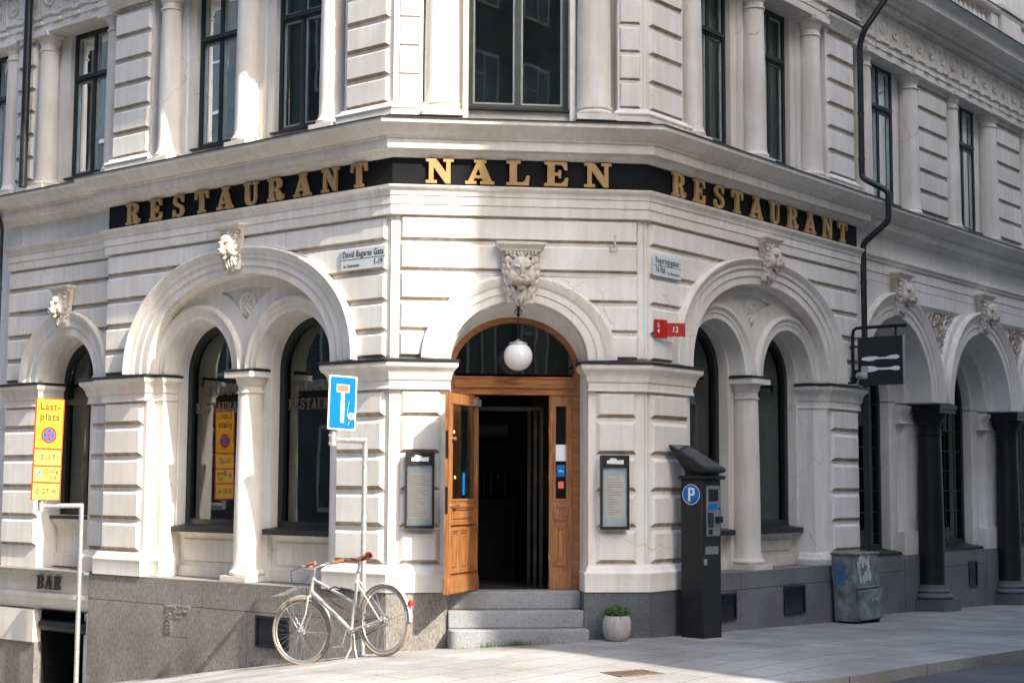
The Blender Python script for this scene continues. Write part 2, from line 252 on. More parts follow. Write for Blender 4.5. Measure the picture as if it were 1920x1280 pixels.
# ---------------------------------------------------------------- object helpers
def tag(o, label=None, cat=None, group=None, kind=None):
    if label: o['label'] = label
    if cat: o['category'] = cat
    if group: o['group'] = group
    if kind: o['kind'] = kind
    return o
def empty(name, loc, label, cat, group=None):
    o = bpy.data.objects.new(name, None); COL.objects.link(o); o.location = loc; o.empty_display_size = .2
    return tag(o, label, cat, group)
def wloc(o):
    v = Vector((0, 0, 0))
    while o is not None: v += o.location; o = o.parent
    return v
class MB:
    """collects world-space geometry; build() links it as one mesh object"""
    def __init__(s): s.v = []; s.f = []
    def add(s, vs, fs):
        n = len(s.v); s.v += [Vector(v) for v in vs]; s.f += [tuple(i+n for i in f) for f in fs]
    def poly(s, pts): s.add(pts, [tuple(range(len(pts)))])
    def box(s, fr, s0, s1, d0, d1, z0, z1):
        p = [fr(a, b, c) for c in (z0, z1) for b in (d0, d1) for a in (s0, s1)]
        s.add(p, [(0, 1, 3, 2), (4, 6, 7, 5), (0, 4, 5, 1), (2, 3, 7, 6), (0, 2, 6, 4), (1, 5, 7, 3)])
    def rect(s, fr, s0, s1, d, z0, z1): s.poly([fr(s0, d, z0), fr(s1, d, z0), fr(s1, d, z1), fr(s0, d, z1)])
    side = None
    def prism(s, fr, poly, d0, d1, inset=0, front=True, back=False):
        q = inset_poly(poly, inset) if inset else poly
        n = len(poly); a = [fr(x, d0, z) for x, z in poly]; b = [fr(x, d1, z) for x, z in q]
        fs = []
        zm = sum(z for _, z in poly)/n
        for i in range(n):
            j = (i+1) % n; (x0, z0), (x1, z1) = poly[i], poly[j]
            if s.side is not None and inset and abs(z1-z0) < .25*abs(x1-x0) and (z0+z1)/2 < zm: s.side.add([a[i], a[j], b[j], b[i]], [(0, 1, 2, 3)])  # downward bevels only: dirt and underside shade painted as a darker colour
            else: fs.append((i, j, n+j, n+i))
        if front: fs.append(tuple(range(n, 2*n)))
        if back: fs.append(tuple(range(n))[::-1])
        s.add(a+b, fs)
    def strip(s, A, B, closed=False):
        n = len(A); m = n if closed else n-1
        s.add(list(A)+list(B), [(i, (i+1) % n, n+(i+1) % n, n+i) for i in range(m)])
    def lathe(s, c, prof, seg=28, axis=None, cap=True):
        c = Vector(c)
        if axis is None: X, Y, Z = Vector((1, 0, 0)), Vector((0, 1, 0)), Vector((0, 0, 1))
        else:
            Z = Vector(axis).normalized(); X = Z.orthogonal().normalized(); Y = Z.cross(X)
        vs = []
        for r, z in prof:
            for i in range(seg):
                a = 2*pi*i/seg; vs.append(c+X*(r*cos(a))+Y*(r*sin(a))+Z*z)
        fs = []
        for j in range(len(prof)-1):
            for i in range(seg):
                k = (i+1) % seg; fs.append((j*seg+i, j*seg+k, (j+1)*seg+k, (j+1)*seg+i))
        if cap:
            fs.append(tuple(range(seg))[::-1]); fs.append(tuple(range((len(prof)-1)*seg, len(prof)*seg)))
        s.add(vs, fs)
    def tube(s, pts, r, seg=10, closed=False, r2=None):
        pts = [Vector(p) for p in pts]; n = len(pts); rings = []
        up = None
        for i, p in enumerate(pts):
            if closed: t = (pts[(i+1) % n]-pts[i-1]).normalized()
            else: t = (pts[min(i+1, n-1)]-pts[max(i-1, 0)]).normalized()
            if up is None: up = t.orthogonal().normalized()
            up = (up-t*up.dot(t)).normalized(); b = t.cross(up)
            rr = r if r2 is None else r+(r2-r)*i/(n-1)
            rings.append([p+up*(rr*cos(2*pi*k/seg))+b*(rr*sin(2*pi*k/seg)) for k in range(seg)])
        vs = [v for g in rings for v in g]; fs = []
        for i in range(n if closed else n-1):
            j = (i+1) % n
            for k in range(seg): fs.append((i*seg+k, i*seg+(k+1) % seg, j*seg+(k+1) % seg, j*seg+k))
        if not closed: fs += [tuple(range(seg))[::-1], tuple(range((n-1)*seg, n*seg))]
        s.add(vs, fs)
    def torus(s, c, nrm, R_, r, seg=64, rs=10):
        c = Vector(c); Z = Vector(nrm).normalized(); X = Z.orthogonal().normalized(); Y = Z.cross(X)
        s.tube([c+X*(R_*cos(2*pi*i/seg))+Y*(R_*sin(2*pi*i/seg)) for i in range(seg)], r, rs, True)
    def ell(s, c, rx, ry, rz, rot=None, seg=14, rings=9):
        c = Vector(c); vs = []; m = rot or Matrix.Identity(3)
        vs.append(c+m @ Vector((0, 0, rz)))
        for j in range(1, rings):
            t = pi*j/rings
            for i in range(seg):
                a = 2*pi*i/seg; vs.append(c+m @ Vector((rx*sin(t)*cos(a), ry*sin(t)*sin(a), rz*cos(t))))
        vs.append(c+m @ Vector((0, 0, -rz)))
        fs = [(0, 1+i, 1+(i+1) % seg) for i in range(seg)]
        for j in range(rings-2):
            for i in range(seg):
                a = 1+j*seg; fs.append((a+i, a+seg+i, a+seg+(i+1) % seg, a+(i+1) % seg))
        a = 1+(rings-2)*seg; fs += [(a+i, a+seg, a+(i+1) % seg) for i in range(seg)]
        s.add(vs, fs)
    def sweep(s, path, prof, closed=False, cap=True):
        """path: plan points left to right (outward = right of travel); prof: (out, z)"""
        P = [Vector((p.x, p.y)) for p in path]; n = len(P); offs = []
        for i in range(n):
            if closed: a, b = P[i-1], P[(i+1) % n]; d1 = (P[i]-a).normalized(); d2 = (b-P[i]).normalized()
            else:
                d1 = (P[i]-P[i-1]).normalized() if i > 0 else (P[1]-P[0]).normalized()
                d2 = (P[i+1]-P[i]).normalized() if i < n-1 else d1
            n1 = Vector((d1.y, -d1.x)); n2 = Vector((d2.y, -d2.x)); m = (n1+n2)
            if m.length < 1e-4: m = n1
            m = m.normalized(); offs.append(m/max(.25, m.dot(n1)))
        k = len(prof); vs = []
        for i in range(n):
            for o_, z in prof: q = P[i]+offs[i]*o_; vs.append(Vector((q.x, q.y, z)))
        fs = []
        for i in range(n if closed else n-1):
            j = (i+1) % n
            for a in range(k-1): fs.append((i*k+a, j*k+a, j*k+a+1, i*k+a+1))
        if cap and not closed: fs += [tuple(range(k))[::-1], tuple(range((n-1)*k, n*k))]
        s.add(vs, fs)
    def build(s, name, m, parent=None, origin=None, ang=38, merge=True, label=None, recalc=True):
        if origin is None: origin = wloc(parent) if parent else Vector((0, 0, 0))
        origin = Vector(origin)
        n0 = len(s.f)
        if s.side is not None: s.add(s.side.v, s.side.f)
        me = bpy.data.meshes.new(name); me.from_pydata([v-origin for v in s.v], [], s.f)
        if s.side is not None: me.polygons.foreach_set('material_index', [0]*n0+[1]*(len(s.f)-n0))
        bm = bmesh.new(); bm.from_mesh(me)
        if merge: bmesh.ops.remove_doubles(bm, verts=bm.verts, dist=2e-4)
        bmesh.ops.dissolve_degenerate(bm, edges=bm.edges, dist=1e-5)
        if recalc: bmesh.ops.recalc_face_normals(bm, faces=bm.faces)
        lim = radians(ang)
        for e_ in bm.edges: e_.smooth = len(e_.link_faces) == 2 and e_.is_contiguous and e_.calc_face_angle(9) < lim
        for f_ in bm.faces: f_.smooth = True
        bm.to_mesh(me); bm.free()
        me.materials.append(M[m] if isinstance(m, str) else m)
        if s.side is not None: me.materials.append(M['dirt_shade'])
        o = bpy.data.objects.new(name, me); COL.objects.link(o)
        if parent: o.parent = parent; o.location = origin-wloc(parent)
        else: o.location = origin
        if label: o['label'] = label
        return o
def inset_poly(P, d):
    n = len(P); A = sum(P[i][0]*P[(i+1) % n][1]-P[(i+1) % n][0]*P[i][1] for i in range(n)); sg = 1 if A > 0 else -1; out = []
    for i in range(n):
        p, a, b = Vector(P[i]), Vector(P[i-1]), Vector(P[(i+1) % n]); d1 = (p-a).normalized(); d2 = (b-p).normalized()
        n1 = Vector((-d1.y, d1.x))*sg; n2 = Vector((-d2.y, d2.x))*sg; m = n1+n2
        if m.length < 1e-3: m = n1
        m.normalize(); q = p+m*(d/max(.35, m.dot(n1))); out.append((q.x, q.y))
    return out
def bevel(o, w, seg=2):
    b = o.modifiers.new('bevel', 'BEVEL'); b.width = w; b.segments = seg; b.limit_method = 'ANGLE'; b.angle_limit = radians(30); b.harden_normals = False
    return o
def bake(o):
    dg = bpy.context.evaluated_depsgraph_get(); me = bpy.data.meshes.new_from_object(o.evaluated_get(dg)); return me
def mat4(fr, p):   # local x = reading direction, y = up, z = outward
    X = fr.r; Z = fr.n; Y = Vector((0, 0, 1))
    m = Matrix.Identity(4)
    for i in range(3): m[i][0] = X[i]; m[i][1] = Y[i]; m[i][2] = Z[i]; m[i][3] = p[i]
    return m
def tmp_mesh(cu, m4, scale=(1, 1, 1)):
    o = bpy.data.objects.new('tmp', cu); COL.objects.link(o); bpy.context.view_layer.update()
    me = bake(o); bpy.data.objects.remove(o)
    me.transform(m4 @ Matrix.Diagonal((*scale, 1)))
    return me
def text(name, body, size, fr, s, d, z, m, parent, depth=.002, sx=1.0, align='CENTER', flip=False, M4=None, kind=None, spacing=1.0):
    cu = bpy.data.curves.new('txt', 'FONT'); cu.body = body; cu.size = size; cu.extrude = depth/2; cu.align_x = align; cu.align_y = 'CENTER'; cu.space_character = spacing; cu.resolution_u = 4; cu.offset = size*.012
    me = tmp_mesh(cu, M4 if M4 is not None else mat4(fr, fr(s, d, z)), (sx, 1, 1))
    org = wloc(parent); me.transform(Matrix.Translation(-org))
    me.materials.clear(); me.materials.append(M[m]); me.name = name
    o = bpy.data.objects.new(name, me); COL.objects.link(o); o.parent = parent
    return o
# slab-serif capitals, cap height 1
def arcp(cx, cy, rx, ry, a0, a1, n=8): return [(cx+rx*cos(radians(a0+(a1-a0)*i/n)), cy+ry*sin(radians(a0+(a1-a0)*i/n))) for i in range(n+1)]
GL = {
 'E': ([(0,0),(.76,0),(.79,.35),(.69,.35),(.64,.2),(.55,.12),(.34,.12),(.34,.44),(.42,.44),(.46,.42),(.47,.33),(.55,.33),(.55,.67),(.47,.67),(.46,.58),(.42,.56),(.34,.56),(.34,.88),(.54,.88),(.62,.81),(.66,.67),(.76,.67),(.74,1),(0,1),(0,.88),(.10,.88),(.10,.12),(0,.12)], [], .80),
 'L': ([(0,0),(.73,0),(.76,.40),(.66,.40),(.62,.22),(.53,.12),(.34,.12),(.34,.88),(.46,.88),(.46,1),(0,1),(0,.88),(.10,.88),(.10,.12),(0,.12)], [], .77),
 'T': ([(.2,0),(.64,0),(.64,.12),(.54,.12),(.54,.88),(.62,.88),(.70,.80),(.73,.64),(.83,.64),(.81,1),(.03,1),(.01,.64),(.11,.64),(.14,.80),(.22,.88),(.30,.88),(.30,.12),(.2,.12)], [], .84),
 'N': ([(0,0),(.36,0),(.36,.12),(.25,.12),(.25,.66),(.64,0),(.80,0),(.80,.88),(.90,.88),(.90,1),(.56,1),(.56,.88),(.66,.88),(.66,.44),(.33,1),(0,1),(0,.88),(.10,.88),(.10,.12),(0,.12)], [], .90),
 'A': ([(0,0),(.36,0),(.36,.12),(.27,.12),(.30,.24),(.54,.24),(.58,.12),(.49,.12),(.49,0),(.94,0),(.94,.12),(.86,.12),(.60,.88),(.60,.88),(.68,.88),(.68,1),(.28,1),(.28,.88),(.36,.88),(.09,.12),(0,.12)], [[(.335,.36),(.505,.36),(.42,.64)]], .94),
 'U': ([(0,1),(0,.88),(.10,.88),(.10,.30)]+arcp(.415,.28,.315,.31,180,360,12)+[(.73,.88),(.83,.88),(.83,1),(.52,1),(.52,.88),(.62,.88),(.62,.28)]+arcp(.48,.28,.14,.17,0,-180,8)+[(.34,.88),(.44,.88),(.44,1)], [], .83),
 'R': ([(0,0),(.44,0),(.44,.12),(.34,.12),(.34,.43),(.42,.43),(.48,.38),(.50,.14),(.56,.03),(.68,-.02),(.82,.02),(.88,.12),(.88,.25),(.80,.25),(.79,.15),(.75,.13),(.73,.30),(.67,.42),(.57,.49)]+arcp(.54,.745,.24,.255,-70,90,9)+[(0,1),(0,.88),(.10,.88),(.10,.12),(0,.12)], [[(.34,.54),(.42,.54),(.50,.60),(.53,.71),(.50,.82),(.42,.88),(.34,.88)]], .88),
 'S': ([(.66,1.01),(.58,1.01),(.55,.955),(.45,1.01),(.32,1.02),(.16,.97),(.05,.85),(.04,.70),(.11,.56),(.26,.48),(.41,.41),(.50,.33),(.50,.21),(.44,.13),(.34,.09),(.24,.12),(.15,.22),(.12,.35),(.03,.35),(.02,-.01),(.10,-.01),(.14,.05),(.24,.0),(.38,-.02),(.54,.03),(.67,.15),(.70,.33),(.63,.48),(.47,.57),(.32,.63),(.23,.70),(.22,.80),(.28,.88),(.38,.90),(.48,.86),(.55,.77),(.58,.66),(.67,.66)], [], .71),
 'B': ([(0,0),(.54,0)]+arcp(.56,.265,.29,.265,-90,62,9)+arcp(.54,.76,.27,.24,-62,90,8)+[(0,1),(0,.88),(.10,.88),(.10,.12),(0,.12)], [[(.34,.12),(.46,.12),(.56,.18),(.59,.28),(.56,.39),(.46,.46),(.34,.46)], [(.34,.58),(.44,.58),(.52,.64),(.55,.73),(.52,.82),(.44,.88),(.34,.88)]], .86)}
def glyph(ch, h, fr, s, d, z, depth, m, parent, name='letter', sx=1.0):
    out, holes, w = GL[ch]
    cu = bpy.data.curves.new('g', 'CURVE'); cu.dimensions = '2D'; cu.fill_mode = 'BOTH'; cu.extrude = depth/2
    for P in [out]+holes:
        sp = cu.splines.new('POLY'); sp.points.add(len(P)-1)
        for i, (x, y) in enumerate(P): sp.points[i].co = ((x-w/2)*h*sx, y*h, 0, 1)
        sp.use_cyclic_u = True
    me = tmp_mesh(cu, mat4(fr, fr(s, d+depth/2, z)))
    me.transform(Matrix.Translation(-wloc(parent))); me.materials.clear(); me.materials.append(M[m]); me.name = name
    o = bpy.data.objects.new(name, me); COL.objects.link(o); o.parent = parent
    return o

# ---------------------------------------------------------------- arches
def curve(sc, zc, a, b, n=2.0, seg=40, a0=0., a1=180.):
    o = []
    for i in range(seg+1):
        t = radians(a0+(a1-a0)*i/seg); c, s_ = cos(t), sin(t)
        o.append((sc-a*math.copysign(abs(c)**(2/n), c), zc+b*abs(s_)**(2/n)))   # goes from low s to high s
    return o
def ctop(x, sc, zc, a, b, n=2.0):
    u = abs(x-sc)/a
    return None if u >= 1 else zc+b*(1-u**n)**(1/n)
def ring(mb, fr, sc, zc, i_, o_, prof, n=2.0, seg=44, zb=None):
    """moulded arch band; i_, o_ = (a, b) inner and outer; prof = (t, d)"""
    prev = None
    for t, d in prof:
        a = i_[0]+(o_[0]-i_[0])*t; b = i_[1]+(o_[1]-i_[1])*t
        P = [fr(x, d, z) for x, z in curve(sc, zc, a, b, n, seg)]
        if prev: mb.strip(prev, P)
        prev = P
def opening(sc, zb, zs, a, b, n=2.0, seg=32):
    return [(sc-a, zb)]+curve(sc, zs, a, b, n, seg)+[(sc+a, zb)]
def tunnel(mb, fr, path, ds):
    for d0, d1 in zip(ds[:-1], ds[1:]): mb.strip([fr(x, d0, z) for x, z in path], [fr(x, d1, z) for x, z in path])
def between(mb, fr, d, s0, s1, lo, hi, n=60, extra=()):
    """fill s0..s1 between functions lo(s), hi(s)"""
    xs = sorted(set([s0+(s1-s0)*i/n for i in range(n+1)]+[e for e in extra if s0 < e < s1]))
    for a, b in zip(xs[:-1], xs[1:]):
        e = 1e-6; la, lb, ha, hb = lo(a+e), lo(b-e), hi(a+e), hi(b-e)
        if ha-la < 1e-4 and hb-lb < 1e-4: continue
        mb.poly([fr(a, d, la), fr(b, d, lb), fr(b, d, max(hb, lb+1e-5)), fr(a, d, max(ha, la+1e-5))])
def frust(mb, fr, s0, s1, z0, z1, d0, d1, ins): mb.prism(fr, [(s0, z0), (s1, z0), (s1, z1), (s0, z1)], d0, d1, ins)
# a flat tapered course clipped by an arch
def course(mb, fr, sa, sb, z0, z1, d0, d1, ins, arch=None, side=0):
    """side -1: from sa rising s to the arch; +1: from arch to sb; 0: whole with notch"""
    if arch is None: frust(mb, fr, sa, sb, z0, z1, d0, d1, ins); return
    sc, zc, a, b, n = arch
    def sx(z):
        u = (z-zc)/b
        return None if u >= 1 else a*(1-max(u, 0)**n)**(1/n)
    zs = [z0+(z1-z0)*i/6 for i in range(7)]
    if side == -1: P = [(sa, z0)]+[(sc-sx(z), z) for z in zs]+[(sa, z1)]
    elif side == 1: P = [(sb, z1)]+[(sc+sx(z), z) for z in zs[::-1]]+[(sb, z0)]
    else:
        x0 = sx(z0); pts = [(sc-x0+2*x0*i/24, 0) for i in range(25)]
        pts = [(x, max(z0, ctop(x, sc, zc, a, b, n) or z0)) for x, _ in pts]
        P = [(sa, z0)]+pts+[(sb, z0), (sb, z1), (sa, z1)]
    mb.prism(fr, P, d0, d1, ins)

# ================================================================ THE CORNER BUILDING
B = empty('corner_building', C1+Vector((0, 0, 0)), 'white stucco corner building with rusticated piers, big arches and a chamfered corner entrance', 'building')
ZS = 2.87
GRV = [2.87, 3.145, 3.45, 3.755, 4.06, 4.335]     # groove levels above the imposts
GLO = [.80, 1.165, 1.53, 1.90, 2.27, 2.57]        # below
G2 = .016; INS = .024; BD = -.036                 # half joint, bevel, base depth
ABIG = (2.37, ZS, 1.90, 1.33, 2.2)

def column_at(fr, s, d, z0, z1, r, mshaft='trim', cap_w=.21, base_w=.21, r2=None, name='column'):
    c = fr(s, d, 0); h = z1-z0; m = MB()
    zb = z0+.17; zt = z1-.24; r2 = r2 or r*.88
    m.lathe(c, [(r*1.04, zb), (r, zb+.02)]+[(r-(r-r2)*((i/10)**1.7), zb+.02+(zt-zb-.02)*i/10) for i in range(1, 11)], 32, cap=False)
    col = m.build(name, mshaft, B)
    m = MB(); m.box(fr, s-base_w/fr.k, s+base_w/fr.k, d-base_w, d+base_w, z0, z0+.06)
    m.lathe(c, [(base_w*.9, z0+.06)]+[(base_w*.86+.02*sin(a*pi/6), z0+.06+.06*a/6) for a in range(7)]+[(r*1.08, z0+.135), (r*1.08, z0+.15), (r*1.02, z0+.17)], 32)
    m.build('base', mshaft, col)
    m = MB()
    m.lathe(c, [(r2, zt), (r2+.018, zt+.004), (r2+.018, zt+.02), (r2, zt+.024), (r2, zt+.085), (r2+.01, zt+.09), (cap_w*.80, zt+.16), (cap_w*.86, zt+.175)], 32)
    m.box(fr, s-cap_w/fr.k, s+cap_w/fr.k, d-cap_w, d+cap_w, zt+.175, z1)
    m.build('capital', mshaft, col)
    return col

IMP = [(-.02, 2.55), (.015, 2.555), (.015, 2.575), (.006, 2.58), (.006, 2.64), (.022, 2.65), (.026, 2.665), (.034, 2.70), (.058, 2.745), (.088, 2.77), (.10, 2.785), (.10, 2.825), (-.03, 2.826)]
IMP = [(o_*.86, z_) for o_, z_ in IMP]
IMPF = [(-.02, 2.8262), (.112, 2.826), (.114, 2.851), (.10, 2.855), (-.03, 2.869)]
IMPF = [(o_*.86, z_) for o_, z_ in IMPF]
BASE = [(-.02, .532), (.045, .534), (.045, .69), (.048, .70), (.052, .715), (.045, .735), (.03, .745), (.026, .765), (.004, .80), (-.03, .801)]

def moulding(paths, prof, name, m, closed=False):
    for p in paths:
        mb = MB(); mb.sweep(p, prof, closed); mb.build(name, m, B)

def arched_window(fr, sc, zb, zs, a, b, d, reveal_col='reveal', lintel=True, room='room', fname='window', transom=None, label=None):
    """dark timber frame, glass, inner panelled lining and a dark room behind"""
    w = MB(); P = opening(sc, zb, zs, a, b); Q = opening(sc, zb+.07, zs, a-.075/fr.k, b-.075)
    w.strip([fr(x, d, z) for x, z in P], [fr(x, d+.05, z) for x, z in P])
    w.strip([fr(x, d+.05, z) for x, z in P], [fr(x, d+.05, z) for x, z in Q]); w.strip([fr(x, d+.05, z) for x, z in Q], [fr(x, d-.02, z) for x, z in Q])
    w.box(fr, sc-a, sc+a, d-.02, d+.045, zb, zb+.072)
    if transom:
        w.box(fr, sc-a+.05, sc+a-.05, d-.01, d+.06, transom-.035, transom+.035)
        w.box(fr, sc-.03, sc+.03, d-.01, d+.052, zb+.07, transom-.034)
        w.box(fr, sc-.018, sc+.018, d-.01, d+.042, transom+.034, zs+b-.07)
    win = w.build(fname, 'frame', B, label=label)
    g = MB(); g.prism(fr, Q[:-1]+[Q[-1]], d, d+.004, 0, True, True); g.build('pane', 'glass', win)
    # inner lining
    l = MB(); Q2 = opening(sc, zb+.03, zs, a-.06/fr.k, b-.06)
    tunnel(l, fr, Q2, [d-.03, d-.50])
    for dd in (-.10, -.22, -.34):      # thin raised fillets on the panelled lining
        Q3 = opening(sc, zb+.03, zs, a-.075/fr.k, b-.075)
        l.strip([fr(x, d+dd, z) for x, z in Q2], [fr(x, d+dd, z) for x, z in Q3]); l.strip([fr(x, d+dd, z) for x, z in Q3], [fr(x, d+dd-.03, z) for x, z in Q3]); l.strip([fr(x, d+dd-.03, z) for x, z in Q3], [fr(x, d+dd-.03, z) for x, z in Q2])
    l.rect(fr, sc-a, sc+a, d-.03, zb+.02, zb+.03)
    l.poly([fr(sc-a, d-.03, zb+.03), fr(sc+a, d-.03, zb+.03), fr(sc+a, d-.5, zb+.03), fr(sc-a, d-.5, zb+.03)])
    l.build('lining', reveal_col, win)
    for sg in (-1, 1):
        sh = MB(); x0 = sc+sg*(a-.062/fr.k); x1 = x0-sg*.020/fr.k; xa, xb = min(x0, x1), max(x0, x1)
        zr = [zb+.05, zb+.42, zb+.60, zb+1.02, zs-.12] if zs-zb > 1.2 else [zb+.05, zs-.1]
        for z_ in zr: sh.box(fr, xa, xb, d-.44, d-.06, z_, z_+.05)
        for dd in (-.44, -.265, -.10): 
            for za, zc in zip(zr[:-1], zr[1:]): sh.box(fr, xa, xb, d+dd, d+dd+.04, za+.05, zc)
        sh.build('shutter', reveal_col, win)
    r = MB(); s0, s1, z0, z1 = sc-a-.25, sc+a+.25, zb-.1, zs+b+.15; d0, d1 = d-.5, d-1.6
    # front wall of the room around the lining (a frame), sides, back
    xs = opening(sc, zb+.03, zs, a-.06/fr.k, b-.06)
    r.poly([fr(s0, d1, z0), fr(s1, d1, z0), fr(s1, d1, z1), fr(s0, d1, z1)])
    for A, Bq in (((s0, z0), (s1, z0)), ((s1, z0), (s1, z1)), ((s1, z1), (s0, z1)), ((s0, z1), (s0, z0))):
        r.poly([fr(A[0], d0, A[1]), fr(Bq[0], d0, Bq[1]), fr(Bq[0], d1, Bq[1]), fr(A[0], d1, A[1])])
    rm = r.build('interior', room, win)
    return win

# ---- lion heads --------------------------------------------------------
def lion_mesh():
    m = MB(); e = m.ell
    e((0, .11, .0), .15, .14, .17); e((0, .190, .085), .105, .075, .085); e((0, .245, .0), .030, .065, .085, Matrix.Rotation(radians(-18), 3, 'X'))
    e((0, .325, -.062), .040, .030, .024); e((-.04, .285, -.102), .052, .062, .042); e((.04, .285, -.102), .052, .062, .042)
    e((0, .235, -.178), .05, .05, .026); e((0, .22, -.15), .05, .05, .04)
    for s_ in (-1, 1):
        e((s_*.062, .240, .055), .050, .036, .018, Matrix.Rotation(radians(s_*-22), 3, 'Y')); e((s_*.060, .195, .016), .021, .02, .015)
        e((s_*.098, .17, -.05), .055, .07, .085); e((s_*.078, .20, -.045), .035, .045, .03); e((s_*.150, .13, .135), .040, .030, .045)
    rnd = random.Random(1)
    for rg, (R_, y, n, ln) in enumerate(((.150, .135, 15, .050), (.178, .10, 17, .056), (.198, .055, 17, .056))):
        for i in range(n):
            a = 2*pi*(i+.5*(rg % 2))/n; x, z = R_*sin(a), R_*1.15*cos(a)
            if z < -.05: z = z*1.45+.02
            rot = Matrix.Rotation((.55 if x > 0 else -.55)*min(1, abs(x)*9)+rnd.uniform(-.12, .12)+(a if abs(cos(a)) > .8 and cos(a) > 0 else 0), 3, 'Y')
            w_ = .185-.05*max(0, -z-.05)/.25
            x = max(-w_, min(w_, x))
            e((x, y, z), .023, .030, ln, rot, 10, 7)
    for i in range(7): e(((i-3)*.036, .125-.01*abs(i-3), -.265+.016*abs(i-3)), .020, .036, .060, Matrix.Rotation((i-3)*-.14, 3, 'Y'), 10, 7)
    for i in range(9): e(((i-4)*.040, .10, .215), .019, .045, .03, None, 10, 7)
    # console block behind
    def trap(z0, z1, w0, w1, y1):
        v = [(-w0, -.03, z0), (w0, -.03, z0), (w0, y1, z0), (-w0, y1, z0), (-w1, -.03, z1), (w1, -.03, z1), (w1, y1, z1), (-w1, y1, z1)]
        m.add(v, [(0, 1, 2, 3), (4, 7, 6, 5), (0, 4, 5, 1), (1, 5, 6, 2), (2, 6, 7, 3), (3, 7, 4, 0)])
    trap(-.33, .26, .145, .215, .07)
    me = bpy.data.meshes.new('lion'); me.from_pydata(m.v, [], m.f)
    bm = bmesh.new(); bm.from_mesh(me); bmesh.ops.recalc_face_normals(bm, faces=bm.faces); bm.to_mesh(me); bm.free()
    o = bpy.data.objects.new('tmp', me); COL.objects.link(o)
    r = o.modifiers.new('r', 'REMESH'); r.mode = 'VOXEL'; r.voxel_size = .0046
    sm = o.modifiers.new('s', 'SMOOTH'); sm.iterations = 1; sm.factor = .4
    bpy.context.view_layer.update(); out = bake(o); bpy.data.objects.remove(o)
    out.polygons.foreach_set('use_smooth', [True]*len(out.polygons)); out.materials.clear(); out.materials.append(M['lion'])
    return out
LION = lion_mesh()
def cap_mesh():
    m = MB()
    P = [(-.27, -.03), (-.27, .15), (.27, .15), (.27, -.03)]
    path = [Vector((x, y, 0)) for x, y in [(-.20, -.03), (-.20, .11), (.20, .11), (.20, -.03)]]
    m.sweep(path[::-1], [(-.02, .235), (.015, .24), (.02, .262), (.045, .285), (.068, .300), (.075, .305), (.075, .335), (-.02, .336)])
    m.add([(-.275, -.03, .334), (.275, -.03, .334), (.275, .185, .334), (-.275, .185, .334)], [(0, 1, 2, 3)])
    me = bpy.data.meshes.new('abacus'); me.from_pydata(m.v, [], m.f); me.materials.append(M['trim'])
    bm = bmesh.new(); bm.from_mesh(me); bmesh.ops.recalc_face_normals(bm, faces=bm.faces); bm.to_mesh(me); bm.free()
    return me
ABAC = cap_mesh()
def lion(fr, s, d, z, sc=1.0, label=None):
    p = fr(s, d, z)-wloc(B)
    X = -Vector(fr.n).cross(Vector((0, 0, 1))); m = Matrix.Identity(4)
    X = Vector((0, 0, 1)).cross(fr.n)*-1
    if X.cross(fr.n).z < 0: X = -X
    for i in range(3): m[i][0] = X[i]*sc; m[i][1] = fr.n[i]*sc*.84; m[i][2] = (0, 0, 1)[i]*sc; m[i][3] = p[i]
    o = bpy.data.objects.new('lion_keystone', LION); COL.objects.link(o); o.parent = B; o.matrix_local = m
    a = bpy.data.objects.new('abacus', ABAC); COL.objects.link(a); a.parent = o
    if label: o['label'] = label
    return o

